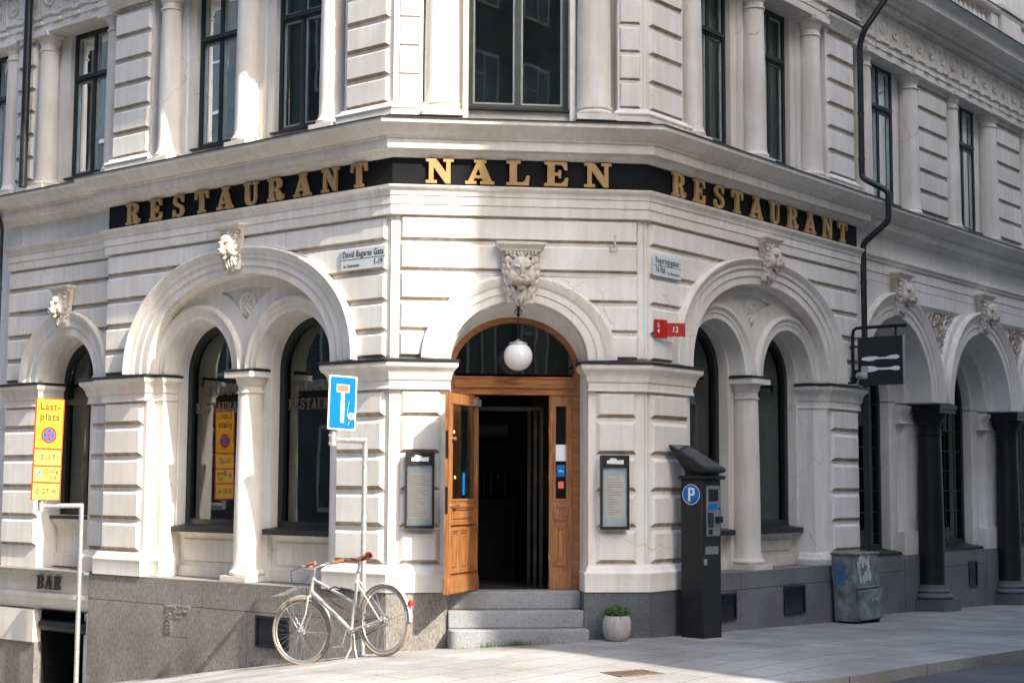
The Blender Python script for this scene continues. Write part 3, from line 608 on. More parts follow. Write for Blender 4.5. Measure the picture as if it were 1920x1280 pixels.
# ---- section A : twin-arched bay, used for both street sides ----------------
def bay(fr, side, ledge_z):
    wall = MB(); wall.side = MB()
    sc, zs, ao, bo, nn = ABIG; EA = 4.70
    ai, bi = 1.50, 1.03
    # base plane above the imposts with the big arch cut out
    hi = lambda x: 4.335
    lo = lambda x: (ctop(x, sc, zs, ai+.03, bi+.03, nn) or zs) if abs(x-sc) < ai+.03 else zs-.02
    between(wall, fr, BD, 0, EA, lo, hi, 80, (sc-ai-.03, sc+ai+.03))
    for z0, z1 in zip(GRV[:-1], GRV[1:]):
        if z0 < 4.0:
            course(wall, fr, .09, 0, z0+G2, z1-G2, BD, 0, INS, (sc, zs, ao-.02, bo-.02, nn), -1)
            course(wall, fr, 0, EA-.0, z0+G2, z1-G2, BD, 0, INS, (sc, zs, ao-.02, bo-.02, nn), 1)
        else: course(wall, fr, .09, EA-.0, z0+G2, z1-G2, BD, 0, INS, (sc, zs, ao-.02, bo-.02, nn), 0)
    wall.poly([fr(EA, BD, zs-.1), fr(EA, -.3, zs-.1), fr(EA, -.3, 7.4), fr(EA, BD, 7.4)])
    # architrave backing / frieze plane up to the cornice
    wall.rect(fr, 0, EA, -.03, 4.335, 4.95)
    wall.poly([fr(EA, -.03, 4.3), fr(EA, -.3, 4.3), fr(EA, -.3, 5.4), fr(EA, -.03, 5.4)])
    # piers below the imposts
    for s0, s1, p0, p1 in ((0, .84, .09, .775), (3.90, EA, 3.965, EA-.02)):
        wall.rect(fr, s0, s1, BD, .5, 2.6)
        for a in (s0, s1):
            if 0 < a < EA: wall.poly([fr(a, BD, .5), fr(a, -.5, .5), fr(a, -.5, 2.9), fr(a, BD, 2.9)])
        for z0, z1 in zip(GLO[:-1], GLO[1:]): frust(wall, fr, p0, p1, z0+G2, z1-G2, BD, 0, INS+.016)
    wall.rect(fr, 0, .84, BD, 2.55, 2.9); wall.rect(fr, 3.9, EA, BD, 2.55, 2.9)
    # responds beside the windows
    for s0, s1 in ((.84, .985), (3.755, 3.90)): wall.box(fr, s0, s1, -.5, -.15, ledge_z, 2.9)
    # tympanum with sunk triangle
    ra, r1 = .59, .95; s1c, s2c = sc-.79, sc+.79
    inner = lambda x: ctop(x, sc, zs, ai, bi, nn) or zs
    def lo_t(x):
        z = zs
        for c in (s1c, s2c):
            t = ctop(x, c, zs, ra, ra)
            if t: z = max(z, t)
        return z
    DT = -.17
    def tlo(x):
        z = 0
        for c in (s1c, s2c):
            t = ctop(x, c, zs, r1, r1)
            if t: z = max(z, t)
        return z
    thi = lambda x: ctop(x, sc, zs, ai*.80, bi*.90, 2.0) or zs
    # triangle limits
    xs = [sc+i*.01 for i in range(0, 90)]; xe = max([x for x in xs if thi(x)-tlo(x) > .002]+[sc]); dx = xe-sc
    ex = (s1c-ra, s1c+ra, s2c-ra, s2c+ra, sc-dx, sc+dx)
    between(wall, fr, DT, sc-ai, sc-dx, lo_t, inner, 40, ex); between(wall, fr, DT, sc+dx, sc+ai, lo_t, inner, 40, ex)
    between(wall, fr, DT, sc-dx, sc+dx, lo_t, tlo, 40, ex); between(wall, fr, DT, sc-dx, sc+dx, thi, inner, 40, ex)
    between(wall, fr, DT-.035, sc-ai+.02, sc+ai-.02, lambda x: lo_t(x)+.004, inner, 60, ex)
    T = [(sc-dx+2*dx*i/40, 0) for i in range(41)]
    wall.strip([fr(x, DT, tlo(x)) for x, _ in T], [fr(x, DT-.035, tlo(x)) for x, _ in T]); wall.strip([fr(x, DT, thi(x)) for x, _ in T], [fr(x, DT-.035, thi(x)) for x, _ in T])
    # between-window mullion wall and small soffits
    wall.box(fr, sc-.20, sc+.20, -.55, -.36, ledge_z, 2.95)
    for c in (s1c, s2c):
        P = curve(c, zs, ra, ra, 2, 32); tunnel(wall, fr, P, [DT, -.36]); Q = opening(c, 1.08, zs, .552, .555)
        wall.strip([fr(x, -.36, z) for x, z in opening(c, 1.08, zs, .59, .59)], [fr(x, -.36, z) for x, z in Q]); tunnel(wall, fr, Q, [-.36, -.55])
    # upper storey ------------------------------------------------------------
    zb, zt = 5.50, 7.40
    DW = -.24
    for c in (sc-.69, sc+.69): pass
    segs = [(0, sc-.69-.37), (sc-.69+.37, sc+.69-.37), (sc+.69+.37, EA)]
    for a, b in segs: wall.rect(fr, a, b, DW, 5.3, zt)
    for c in (sc-.69, sc+.69):
        wall.rect(fr, c-.37, c+.37, DW, 5.3, zb); wall.rect(fr, c-.37, c+.37, DW, 7.40, zt+.05)
        for x in (c-.37, c+.37): wall.poly([fr(x, DW, zb), fr(x, DW-.14, zb), fr(x, DW-.14, zt), fr(x, DW, zt)])
        wall.poly([fr(c-.37, DW, zb), fr(c+.37, DW, zb), fr(c+.37, DW-.14, zb), fr(c-.37, DW-.14, zb)])
    for s0, s1, p0, p1 in ((0, .74, .09, .70), (3.97, EA, 4.0, EA-.02)):
        wall.box(fr, s0, s1, -.26, BD, 5.3, 7.42)
        lv = [5.49+.3*i for i in range(8)]
        for z0, z1 in zip(lv[:-1], lv[1:]): frust(wall, fr, p0, p1, z0+G2, min(z1, 7.37)-G2, BD, 0, INS)
    # thin pilaster strips flanking the windows
    for x in (sc-1.36, sc, sc+1.36): wall.box(fr, x-.19, x+.19, -.25, -.20, 5.36, 7.40)
    o = wall.build('wall', 'stucco', B, label='street wall with a pair of windows under one big arch')
    # archivolts
    mb = MB()
    ring(mb, fr, sc, zs, (ai, bi), (ao, bo), [(0, DT), (0, -.012), (.02, 0), (.30, 0), (.32, .014), (.56, .014), (.59, .03), (.62, .034), (.72, .03), (.80, .046), (.88, .066), (.95, .072), (1, .060), (1, BD)], nn, 64)
    for c in (s1c, s2c): ring(mb, fr, c, zs, (ra, ra), (.76, .76), [(0, DT), (0, DT+.02), (.34, DT+.02), (.38, DT+.030), (.60, DT+.030), (.66, DT+.045), (.80, DT+.058), (.92, DT+.054), (1, DT+.04), (1, DT)], 2, 40)
    mb.build('archivolt', 'trim', B)
    # rosette
    mb = MB(); cz = 3.60; c0 = fr(sc, DT-.035, cz)
    ax = fr.n
    prof = [(.001, .035), (.02, .036), (.028, .026), (.032, .02), (.095, .02), (.105, .034), (.118, .036), (.128, .024), (.130, .0)]
    ov = MB(); ov.lathe(Vector((0, 0, 0)), prof[::-1], 36, axis=(0, 1, 0), cap=False)
    for i in range(8):
        a = 2*pi*i/8; ov.ell(Vector((.055*sin(a), .024, .055*cos(a))), .018, .014, .036, Matrix.Rotation(a, 3, 'Y'), 10, 6)
    for i in range(6): ov.ell(Vector((.03*cos(pi*i/5)*1.3, .03, -.085+.01*sin(i))), .016, .016, .024, None, 8, 6)
    X = fr.r
    for v in ov.v: v[:] = (c0+X*v.x+fr.n*v.y+Vector((0, 0, v.z*1.1)))[:]
    mb.add(ov.v, ov.f); mb.build('rosette', 'trim', B)
    # windows, sills, aprons
    for i, c in enumerate((s1c, s2c)):
        win = arched_window(fr, c, 1.12, zs, .552, .555, -.53, room='room' if side == 'L' else 'room_brown')
        s_ = MB(); s_.prism(fr, [(c-.60, 1.075), (c+.60, 1.075), (c+.60, 1.105), (c-.60, 1.105)], -.5, -.30, 0)
        s_.poly([fr(c-.60, -.30, 1.105), fr(c+.60, -.30, 1.105), fr(c+.56, -.50, 1.135), fr(c-.56, -.50, 1.135)]); s_.rect(fr, c-.6, c+.6, -.302, 1.045, 1.075)
        s_.poly([fr(c-.6, -.30, 1.075), fr(c+.6, -.30, 1.075), fr(c+.6, -.4, 1.075), fr(c-.6, -.4, 1.075)])
        s_.build('sill', 'flash', win)
        a_ = MB(); Z0 = ledge_z
        a_.rect(fr, c-.60, c+.60, -.44, Z0, 1.0)
        pr = [(-.44, 1.0), (-.425, 1.02), (-.39, 1.045), (-.345, 1.07)]
        for (d0, z0), (d1, z1) in zip(pr[:-1], pr[1:]): a_.poly([fr(c-.6, d0, z0), fr(c+.6, d0, z0), fr(c+.6, d1, z1), fr(c-.6, d1, z1)])
        frust(a_, fr, c-.50, c+.50, Z0+.17, .97, -.44, -.425, .014)
        a_.box(fr, c-.59, c+.59, -.44, -.41, Z0, Z0+.12)
        a_.build('apron', 'trim', win)
        if side == 'L' :
            pass
    column_at(fr, sc, -.265, ledge_z, 2.835, .158)
    # upper windows
    for i, c in enumerate((sc-.69, sc+.69)): upper_window(fr, c, 5.5, 7.40, .37, DW-.12, 6.80, curtains=(i == 0) or side == 'R')
    for x in (sc-1.36, sc, sc+1.36): column_at(fr, x, -.115, 5.345, 7.42, .135, cap_w=.185, base_w=.175, name='upper_column')
    # impost of the central column
    p = [fr(sc+.205, -.06, 0), fr(sc-.205, -.06, 0), fr(sc-.205, -.50, 0), fr(sc+.205, -.50, 0)]
    if side == 'R': p = [fr(sc-.205, -.06, 0), fr(sc+.205, -.06, 0), fr(sc+.205, -.50, 0), fr(sc-.205, -.50, 0)]
    fl = MB(); fl.sweep(p, [(-.1, 2.8357), (.012, 2.836), (.014, 2.852), (-.02, 2.867), (-.1, 2.868)], True); fl.build('flashing', 'flash', B)

def upper_window(fr, c, zb, zt, a, d, tr, curtains=True, blind=False, mull=True, m='frame'):
    w = MB(); e = .055/fr.k
    w.box(fr, c-a, c-a+e, d, d+.055, zb, zt); w.box(fr, c+a-e, c+a, d, d+.055, zb, zt)
    w.box(fr, c-a+e, c+a-e, d, d+.053, zb, zb+.06); w.box(fr, c-a+e, c+a-e, d, d+.053, zt-.06, zt)
    if mull: w.box(fr, c-.03, c+.03, d, d+.049, zb+.06, zt-.06)
    if tr: w.box(fr, c-a+e, c+a-e, d, d+.065, tr-.04, tr+.04); w.box(fr, c-a+e, c+a-e, d, d+.085, tr-.02, tr+.012)
    win = w.build('window', m, B)
    s_ = MB(); xs = [(c-a+e, c-.03), (c+.03, c+a-e)] if mull else [(c-a+e, c+a-e)]; zr = [(zb+.06, tr-.04), (tr+.04, zt-.06)] if tr else [(zb+.06, zt-.06)]
    t = .022/fr.k
    for x0, x1 in xs:
        for z0, z1 in zr:
            for q in ((x0, x0+t, z0, z1), (x1-t, x1, z0, z1), (x0+t, x1-t, z0, z0+.022), (x0+t, x1-t, z1-.022, z1)): s_.box(fr, q[0], q[1], d-.012, d+.030, q[2], q[3])
    s_.build('sash', 'sash', win)
    g = MB(); g.rect(fr, c-a+.02, c+a-.02, d+.012, zb+.02, zt-.02); g.build('pane', 'glass', win)
    r = MB(); s0, s1, z0, z1, d0, d1 = c-a-.2, c+a+.2, zb-.2, zt+.2, d-.03, d-1.5
    r.poly([fr(s0, d1, z0), fr(s1, d1, z0), fr(s1, d1, z1), fr(s0, d1, z1)])
    for A, Bq in (((s0, z0), (s1, z0)), ((s1, z0), (s1, z1)), ((s1, z1), (s0, z1)), ((s0, z1), (s0, z0))):
        r.poly([fr(A[0], d0, A[1]), fr(Bq[0], d0, Bq[1]), fr(Bq[0], d1, Bq[1]), fr(A[0], d1, A[1])])
    r.build('interior', 'room_upper', win)
    if blind:
        b = MB(); n = 48
        for i in range(n):
            z = zb+.08+(zt-zb-.16)*i/n; b.poly([fr(c-a+.05, d-.06, z), fr(c+a-.05, d-.06, z), fr(c+a-.05, d-.085, z+.026), fr(c-a+.05, d-.085, z+.026)])
        b.build('blind', 'blind', win, merge=False)
    elif curtains:
        b = MB()
        for x0, x1 in ([(c-a+.04, c-.015), (c+.01, c+a-.04)] if fr.n == R.n else [(c-a+.04, c-a+.26), (c+a-.26, c+a-.04)]):
            A = [fr(x0+(x1-x0)*i/30, d-.12+.018*sin(i*1.35), zb+.03) for i in range(31)]; b.strip(A, [v+Vector((0, 0, zt-zb-.06)) for v in A])
        b.build('curtain', 'curtain', win)
    sl_ = MB(); sl_.box(fr, c-a-.03, c+a+.03, d+.03, d+.16, zb-.022, zb); sl_.build('sill', 'flash', win)
    return win

bay(L, 'L', .535)
bay(R, 'R', .655)

# ---- chamfered corner ---------------------------------------------------------
W = 2.629
def chamfer():
    w = MB(); w.side = MB(); c = 1.31; ai, bi, ao, bo = .70, .59, 1.0, .86; nn = 2.0
    lo = lambda x: (ctop(x, c, ZS, ai+.03, bi+.03, nn) or ZS) if abs(x-c) < ai+.03 else ZS-.02
    between(w, C, BD, 0, W, lo, lambda x: 4.335, 60, (c-ai-.03, c+ai+.03))
    for z0, z1 in zip(GRV[:-1], GRV[1:]):
        if z0+.02 < ZS+bo-.03 and z1 < ZS+bo-.03:
            course(w, C, .09, 0, z0+G2, z1-G2, BD, 0, INS, (c, ZS, ao-.02, bo-.02, nn), -1); course(w, C, 0, W-.09, z0+G2, z1-G2, BD, 0, INS, (c, ZS, ao-.02, bo-.02, nn), 1)
        elif z0 < ZS+bo-.03: course(w, C, .09, W-.09, z0+G2, z1-G2, BD, 0, INS, (c, ZS, ao-.02, bo-.02, nn), 0)
        else: course(w, C, .09, W-.09, z0+G2, z1-G2, BD, 0, INS)
    w.rect(C, 0, W, -.03, 4.335, 4.95)
    for s0, s1, p0, p1 in ((0, .60, .11, .52), (2.02, W, 2.10, W-.11)):
        w.rect(C, s0, s1, BD, .5, 2.9)
        for z0, z1 in zip(GLO[:-1], GLO[1:]): frust(w, C, p0, p1, z0+G2, z1-G2, BD, 0, INS+.014)
    P = curve(c, ZS-.02, ai, bi+.02, 2, 40); Q = curve(c, ZS-.02, ai-.012, bi+.008, 2, 40); F = curve(1.295, 2.745, .687, .587, 2, 40)
    P = [(.60, .3)]+P+[(2.02, .3)]; Q = [(.612, .3)]+Q+[(2.008, .3)]; F = [(.608, .3)]+F+[(1.982, .3)]
    w.strip([C(x, -.005, z) for x, z in P], [C(x, -.12, z) for x, z in P]); w.strip([C(x, -.12, z) for x, z in P], [C(x, -.12, z) for x, z in Q]); w.strip([C(x, -.12, z) for x, z in Q], [C(x, -.345, z) for x, z in F])
    # upper storey: window bay
    for s0, s1 in ((0, .78), (1.84, W)): w.rect(C, s0, s1, -.20, 5.3, 7.4)
    w.rect(C, .78, 1.84, -.20, 5.3, 5.5)
    for x in (.78, 1.84): w.poly([C(x, -.20, 5.5), C(x, -.36, 5.5), C(x, -.36, 7.4), C(x, -.2, 7.4)])
    w.poly([C(.78, -.2, 5.5), C(1.84, -.2, 5.5), C(1.84, -.36, 5.5), C(.78, -.36, 5.5)])
    for s0, s1, p0, p1 in ((0, .30, .0, .0), (2.33, W, 2.345, W-.055)):
        w.box(C, s0, s1, -.21, BD, 5.3, 7.42)
        lv = [5.49+.3*i for i in range(8)]
        for z0, z1 in zip(lv[:-1], lv[1:]):
            if p1: frust(w, C, p0, p1, z0+G2, z1-G2, BD, -.012, .02)
            else: frust(w, C, .06, .27, z0+G2*.4, z1-G2*.4, BD, -.018, .008)
    # flat pilaster and half column beside the window
    w.box(C, .72, .78, -.21, -.12, 5.34, 7.4); w.box(C, 1.84, 1.90, -.21, -.12, 5.34, 7.4)
    o = w.build('wall', 'stucco', B, label='narrow chamfered corner wall above the entrance')
    mb = MB()
    ring(mb, C, c, ZS, (ai, bi), (ao, bo), [(0, -.02), (0, -.006), (.03, .004), (.30, .004), (.33, .016), (.58, .016), (.62, .03), (.70, .036), (.84, .058), (.93, .062), (1, .05), (1, BD)], nn, 56)
    mb.build('archivolt', 'trim', B)
    column_at(C, .50, -.10, 5.345, 7.42, .18, cap_w=.22, base_w=.21, name='upper_column'); column_at(C, 2.09, -.10, 5.345, 7.42, .18, cap_w=.22, base_w=.21, name='upper_column')
    upper_window(C, 1.31, 5.5, 7.40, .53, -.30, None, curtains=False, m='frame_olive')
chamfer()

# ---- section B on the left ------------------------------------------------------
DBL = -.12
def left_section():
    f = L; w = MB(); w.side = MB(); c, a, b, ao, bo, nn = 5.67, .60, .56, .92, .86, 2.0; S0, S1 = 4.70, 6.95
    lo = lambda x: (ctop(x, c, ZS, a+.03, b+.03, nn) or ZS) if abs(x-c) < a+.03 else ZS-.3
    D = DBL+BD
    between(w, f, D, S0-.02, S1, lo, lambda x: 4.335, 60, (c-a-.03, c+a+.03))
    for z0, z1 in zip(GRV[:-1], GRV[1:]):
        A = (c, ZS, ao-.02, bo-.02, nn)
        if z1 < ZS+bo-.03: course(w, f, S0, 0, z0+G2, z1-G2, D, DBL, INS, A, -1); course(w, f, 0, S1, z0+G2, z1-G2, D, DBL, INS, A, 1)
        elif z0 < ZS+bo-.03: course(w, f, S0, S1, z0+G2, z1-G2, D, DBL, INS, A, 0)
        else: course(w, f, S0, S1, z0+G2, z1-G2, D, DBL, INS)
    w.rect(f, S0-.02, S1, DBL-.03, 4.335, 5.2)
    for s0, s1 in ((S0-.02, 5.15), (6.19, S1)):
        w.rect(f, s0, s1, D, -1.4, 2.9)
        for z0, z1 in zip(GLO[:-1], GLO[1:]): frust(w, f, max(s0, S0), s1-.05 if s1 < 6 else s1, z0+G2, z1-G2, D, DBL, INS+.012)
    for x in (5.15, 6.19): w.poly([f(x, D, .4), f(x, -.55, .4), f(x, -.55, 2.9), f(x, D, 2.9)])
    w.rect(f, 5.15, 6.19, -.46, .5, 1.2)
    tunnel(w, f, opening(c, 2.8, ZS, a, b), [DBL, -.30]); w.strip([f(x, -.30, z) for x, z in opening(c, 1.2, ZS, a, b)], [f(x, -.30, z) for x, z in opening(c, 1.2, ZS, .52, .50)]); tunnel(w, f, opening(c, 1.2, ZS, .52, .50), [-.30, -.56])
    # upper storey
    zb, zt = 5.5, 7.4; cw = 5.67
    DW = DBL-.24
    for c2 in (cw, 7.85):
        w.rect(f, c2-1.2, c2-.42, DW, 5.3, zt); w.rect(f, c2+.42, c2+1.2, DW, 5.3, zt); w.rect(f, c2-.42, c2+.42, DW, 5.3, zb)
        for x in (c2-.42, c2+.42): w.poly([f(x, DW, zb), f(x, DW-.14, zb), f(x, DW-.14, zt), f(x, DW, zt)])
    w.box(f, 6.53, 6.93, DW-.02, DBL+BD, 5.3, 7.42)
    lv = [5.49+.3*i for i in range(8)]
    for z0, z1 in zip(lv[:-1], lv[1:]): frust(w, f, 6.54, 6.92, z0+G2, z1-G2, DBL+BD, DBL, INS)
    w.box(f, 8.7, 13, DW-.3, DW+.1, 5.3, 7.42)
    # lower wall running on to the left
    w.rect(f, S1, 14, DBL-.14, -2.2, 5.3); w.poly([f(S1, D, -2), f(S1, DBL-.14, -2), f(S1, DBL-.14, 5.3), f(S1, D, 5.3)])
    o = w.build('wall', 'stucco', B, label='recessed wall left of the big arch with one arched window')
    mb = MB(); ring(mb, f, c, ZS, (a, b), (ao, bo), [(0, DBL-.02), (0, DBL), (.34, DBL), (.36, DBL+.014), (.62, DBL+.014), (.68, DBL+.03), (.84, DBL+.055), (.94, DBL+.058), (1, DBL+.045), (1, D)], nn, 44)
    mb.build('archivolt', 'trim', B)
    win = arched_window(f, c, 1.20, ZS, .52, .50, -.54, transom=2.62)
    s_ = MB(); s_.box(f, c-.56, c+.56, -.5, -.33, 1.15, 1.19); s_.build('sill', 'flash', win)
    a_ = MB(); pr = [(-.455, .95), (-.43, 1.05), (-.35, 1.15)]
    for (d0, z0), (d1, z1) in zip(pr[:-1], pr[1:]): a_.poly([f(c-.55, d0, z0), f(c+.55, d0, z0), f(c+.55, d1, z1), f(c-.55, d1, z1)])
    a_.box(f, c-.54, c+.54, -.46, -.40, .56, .72); a_.build('apron', 'trim', win)
    cv = MB()
    for x0, x1 in ((c-.45, c-.05), (c+.2, c+.45)):
        A = [f(x0+(x1-x0)*i/30, -.70+.02*sin(i*1.2), 1.22) for i in range(31)]; cv.strip(A, [v+Vector((0, 0, 1.4)) for v in A])
    cv.build('curtain', 'curtain', win)
    upper_window(f, cw, 5.5, 7.4, .42, DW-.12, 6.80, blind=True); upper_window(f, 7.85, 5.5, 7.4, .42, DW-.12, 6.80, curtains=True)
    for x in (cw-.72, cw+.72, 7.85-.72, 7.85+.72): column_at(f, x, DBL-.13, 5.345, 7.42, .135, cap_w=.185, base_w=.175, name='upper_column')
left_section()

# ---- section B on the right -------------------------------------------------------
DBR = -.10
RC = [6.20, 9.13, 12.06, 14.99]
def right_section():
    f = R1; w = MB(); w.side = MB(); zs = 2.78; a, b, ao, bo = 1.08, 1.10, 1.40, 1.43; S0, S1 = 4.84, 20
    def lo(x):
        z = zs
        for c in RC:
            t = ctop(x, c, zs, a, b)
            if t: z = max(z, t)
        return z
    ex = [c+s_*a for c in RC for s_ in (-1, 1)]
    # triangular sunk spandrels between the arches
    def tri(x):
        for c0, c1 in zip(RC[:-1], RC[1:]):
            m_ = (c0+c1)/2
            if abs(x-m_) < .80:
                return max(ctop(x, c0, zs, 1.52, 1.52) or 0, ctop(x, c1, zs, 1.52, 1.52) or 0)
        return 9
    TZ = 4.12
    hi = lambda x: 5.3
    for i in range(len(RC)-1):
        c0, c1 = RC[i], RC[i+1]; m_ = (c0+c1)/2
        dx = max([k*.01 for k in range(0, 80) if tri(m_+k*.01) < TZ])
        xs = [m_-dx+2*dx*k/24 for k in range(25)]
        between(w, f, DBR, c0 if i else S0, m_-dx, lo, hi, 50, ex); 
        between(w, f, DBR, m_-dx, m_+dx, lo, tri, 24, ex); w.poly([f(m_-dx, DBR, TZ), f(m_+dx, DBR, TZ), f(m_+dx, DBR, 5.3), f(m_-dx, DBR, 5.3)])
        between(w, f, DBR, m_+dx, c1, lo, hi, 30, ex)
        T = [(x, tri(x)) for x in xs]+[(m_+dx, TZ), (m_-dx, TZ)]
        w.strip([f(x, DBR, z) for x, z in T], [f(x, DBR-.05, z) for x, z in inset_poly(T, .05)], True)
        # foliage relief
        rl = MB(); rnd = random.Random(i)
        for _ in range(240):
            x = m_+rnd.uniform(-dx, dx); z = rnd.uniform(3.3, TZ-.06)
            if z < tri(x)+.07 or abs(x-m_) > dx-.08: continue
            an = rnd.uniform(0, pi); p = f(x, DBR-.045, z)
            mt = Matrix((f.r, f.n, Vector((0, 0, 1)))).transposed() @ Matrix.Rotation(an, 3, 'Y')
            rl.ell(p, .012, .020, .035+.02*rnd.random(), mt, 8, 6)
        rl.build('relief_panel', 'lion', B, merge=False)
        rb = MB(); between(rb, f, DBR-.05, m_-dx-.04, m_+dx+.04, lambda x: max(lo(x)+.02, 3.0), lambda x: TZ+.04, 24, ex); rb.build('relief_ground', 'dirt_shade', B)
    between(w, f, DBR, RC[-1], S1, lo, hi, 50, ex)
    for c in RC:
        P = curve(c, zs, a, b, 2, 40); tunnel(w, f, P, [DBR, -.42]); Q = curve(c, zs, .90, .92, 2, 40)
        w.strip([f(x, -.42, z) for x, z in P], [f(x, -.42, z) for x, z in Q]); tunnel(w, f, Q, [-.42, -.62]); Q2 = curve(c, zs, .80, .82, 2, 40)
        w.strip([f(x, -.62, z) for x, z in Q], [f(x, -.62, z) for x, z in Q2]); tunnel(w, f, Q2, [-.62, -.80])
        for s_ in (-1, 1):
            x0 = c+s_*.80; x1 = c+s_*.90; x2 = c+s_*1.08; x3 = c+s_*1.465
            w.box(f, min(x0, x3), max(x0, x3), -.82, -.62, .62, zs+.02); w.box(f, min(x1, x3), max(x1, x3), -.62, -.56, .62, zs+.02)
            w.box(f, min(x2, x3), max(x2, x3), -.56, -.50, .62, zs+.02)
    # upper storey
    DB = -.15; DW = DB-.22; zb, zt = 5.5, 7.42
    UC = [6.30, 9.24, 12.18, 15.12]
    for c in UC:
        w.rect(f, c-1.47, c-.44, DW, 5.2, zt); w.rect(f, c+.44, c+1.47, DW, 5.2, zt); w.rect(f, c-.44, c+.44, DW, 5.2, zb)
        for x in (c-.44, c+.44): w.poly([f(x, DW, zb), f(x, DW-.14, zb), f(x, DW-.14, zt), f(x, DW, zt)])
        lv = [5.49+.3*i for i in range(8)]
        w.box(f, c+.93, c+2.01, DW-.02, DB+BD-.05, 5.3, zt)
        for z0, z1 in zip(lv[:-1], lv[1:]): frust(w, f, c+.96, c+1.98, z0+G2, z1-G2, DB+BD-.05, DB-.05, INS)
    w.box(f, 16.6, S1, DW, DB, 5.2, zt)
    o = w.build('wall', 'stucco', B, label='arcaded wall on dark columns running off to the right')
    mb = MB()
    for c in RC: ring(mb, f, c, zs, (a, b), (ao, bo), [(0, DBR-.02), (0, DBR+.012), (.30, DBR+.012), (.33, DBR+.026), (.55, DBR+.026), (.60, DBR+.045), (.72, DBR+.05), (.86, DBR+.082), (.95, DBR+.086), (1, DBR+.07), (1, DBR)], 2, 56)
    mb.sweep([f(S0, DBR, 0), f(S1, DBR, 0)], [(0, 4.56), (.03, 4.565), (.035, 4.60), (.06, 4.62), (.06, 4.65), (0, 4.66)]); mb.sweep([f(S0, DBR, 0), f(S1, DBR, 0)], [(0, 4.42), (.012, 4.424), (.012, 4.558), (0, 4.559)]); mb.sweep([f(S0, DBR, 0), f(S1, DBR, 0)], [(0, 4.30), (.004, 4.304), (.004, 4.418), (0, 4.419)])
    mb.build('archivolt', 'trim', B)
    for i, c in enumerate(RC):
        win = arched_window(f, c, .74, zs, .80, .82, -.80, room='room_teal', transom=None)
        s_ = MB(); s_.poly([f(c-.95, -.80, .77), f(c+.95, -.80, .77), f(c+.95, -.50, .70), f(c-.95, -.50, .70)]); s_.box(f, c-.95, c+.95, -.52, -.50, .66, .70); s_.build('sill', 'flash', win)
        gb = MB()
        for k in range(9): x = c-.72+1.44*k/8; gb.box(f, x-.006, x+.006, -.79, -.785, .8, zs)
        for k in range(7): z = .95+.3*k; gb.box(f, c-.72, c+.72, -.784, -.779, z-.006, z+.006)
        gb.build('lattice', 'frame', win)
    for i, c in enumerate(UC):
        upper_window(f, c, zb, 7.42, .44, DW-.05, 6.82, curtains=True)
        for x in (c-.75, c+.75): column_at(f, x, DB-.11, 5.345, 7.44, .145, cap_w=.19, base_w=.18, name='upper_column')
    # dark polished columns
    for i, c in enumerate(RC):
        x = c+1.465; g = gz(*f(x, -.3, 0)[:2]); cc = f(x, -.31, 0)
        m_ = MB(); m_.lathe(cc, [(.190, g+.36), (.182, g+.40)]+[(.182-.022*(k/8)**1.6, g+.40+(2.33-g-.40)*k/8) for k in range(1, 9)], 32, cap=False)
        col = m_.build('dark_column', 'polished', B, label='polished black granite column')
        m_ = MB(); m_.box(f, x-.29, x+.29, -.60, -.02, g-.1, g+.17); m_.lathe(cc, [(.285, g+.17)]+[(.26+.022*sin(pi*k/5), g+.17+.07*k/5) for k in range(6)]+[(.235, g+.25), (.235, g+.27), (.245, g+.285), (.235, g+.30), (.215, g+.31), (.205, g+.37)], 32); m_.build('base', 'granite_dark', col)
        m_ = MB(); m_.lathe(cc, [(.160, 2.33), (.176, 2.335), (.176, 2.355), (.160, 2.36), (.160, 2.46), (.18, 2.50), (.235, 2.60), (.25, 2.64)], 32); m_.box(f, x-.28, x+.28, -.60, -.03, 2.64, 2.70); m_.box(f, x-.295, x+.295, -.61, -.015, 2.70, 2.765); m_.build('capital', 'polished', col)
        im = MB()
        for s_ in (-1, 1):
            xx = x+s_*.44
            im.sweep([f(x-.60, -.5, 0), f(x+.60, -.5, 0)], [(-.05, 2.48), (.02, 2.485), (.02, 2.51), (.005, 2.515), (.005, 2.60), (.03, 2.65), (.06, 2.70), (.06, 2.74), (-.05, 2.745)])
            break
        im.build('respond_impost', 'trim', B)
        im = MB(); im.box(f, x-.56, x+.56, -.60, -.46, .62, .98); im.build('respond_base', 'stucco', B)
right_section()

# ---- lion keystones -----------------------------------------------------------------
lion(C, 1.31, .03, 3.74, .93, 'lion head keystone over the entrance')
lion(L, 2.37, .03, 4.20, .76, 'lion head keystone on the big left arch')
lion(L, 5.67, DBL+.03, 3.78, .76, 'lion head keystone on the single arched window')
lion(R, 2.37, .03, 4.20, .76, 'lion head keystone on the big right arch')
for c in RC: lion(R1, c, DBR+.03, 4.18, .88)

# ---- mouldings that run round the corner ----------------------------------------------
pL1 = [L(.985, -.36, 0), L(.985, -.15, 0), L(.84, -.15, 0), L(.84, 0, 0), C1, C(.60, 0, 0), C(.60, -.30, 0)]
pR1 = [C(2.02, -.30, 0), C(2.02, 0, 0), C2, R(.84, 0, 0), R(.84, -.15, 0), R(.985, -.15, 0), R(.985, -.36, 0)]
pL2 = [L(5.15, -.45, 0), L(5.15, DBL, 0), L(4.70, DBL, 0), L(4.70, 0, 0), L(3.90, 0, 0), L(3.90, -.15, 0), L(3.755, -.15, 0), L(3.755, -.36, 0)]
pR2 = [R(3.755, -.36, 0), R(3.755, -.15, 0), R(3.90, -.15, 0), R(3.90, 0, 0), R(4.70, 0, 0), R(4.70, -.25, 0)]
pL3 = [L(6.95, DBL, 0), L(6.19, DBL, 0), L(6.19, -.45, 0)]
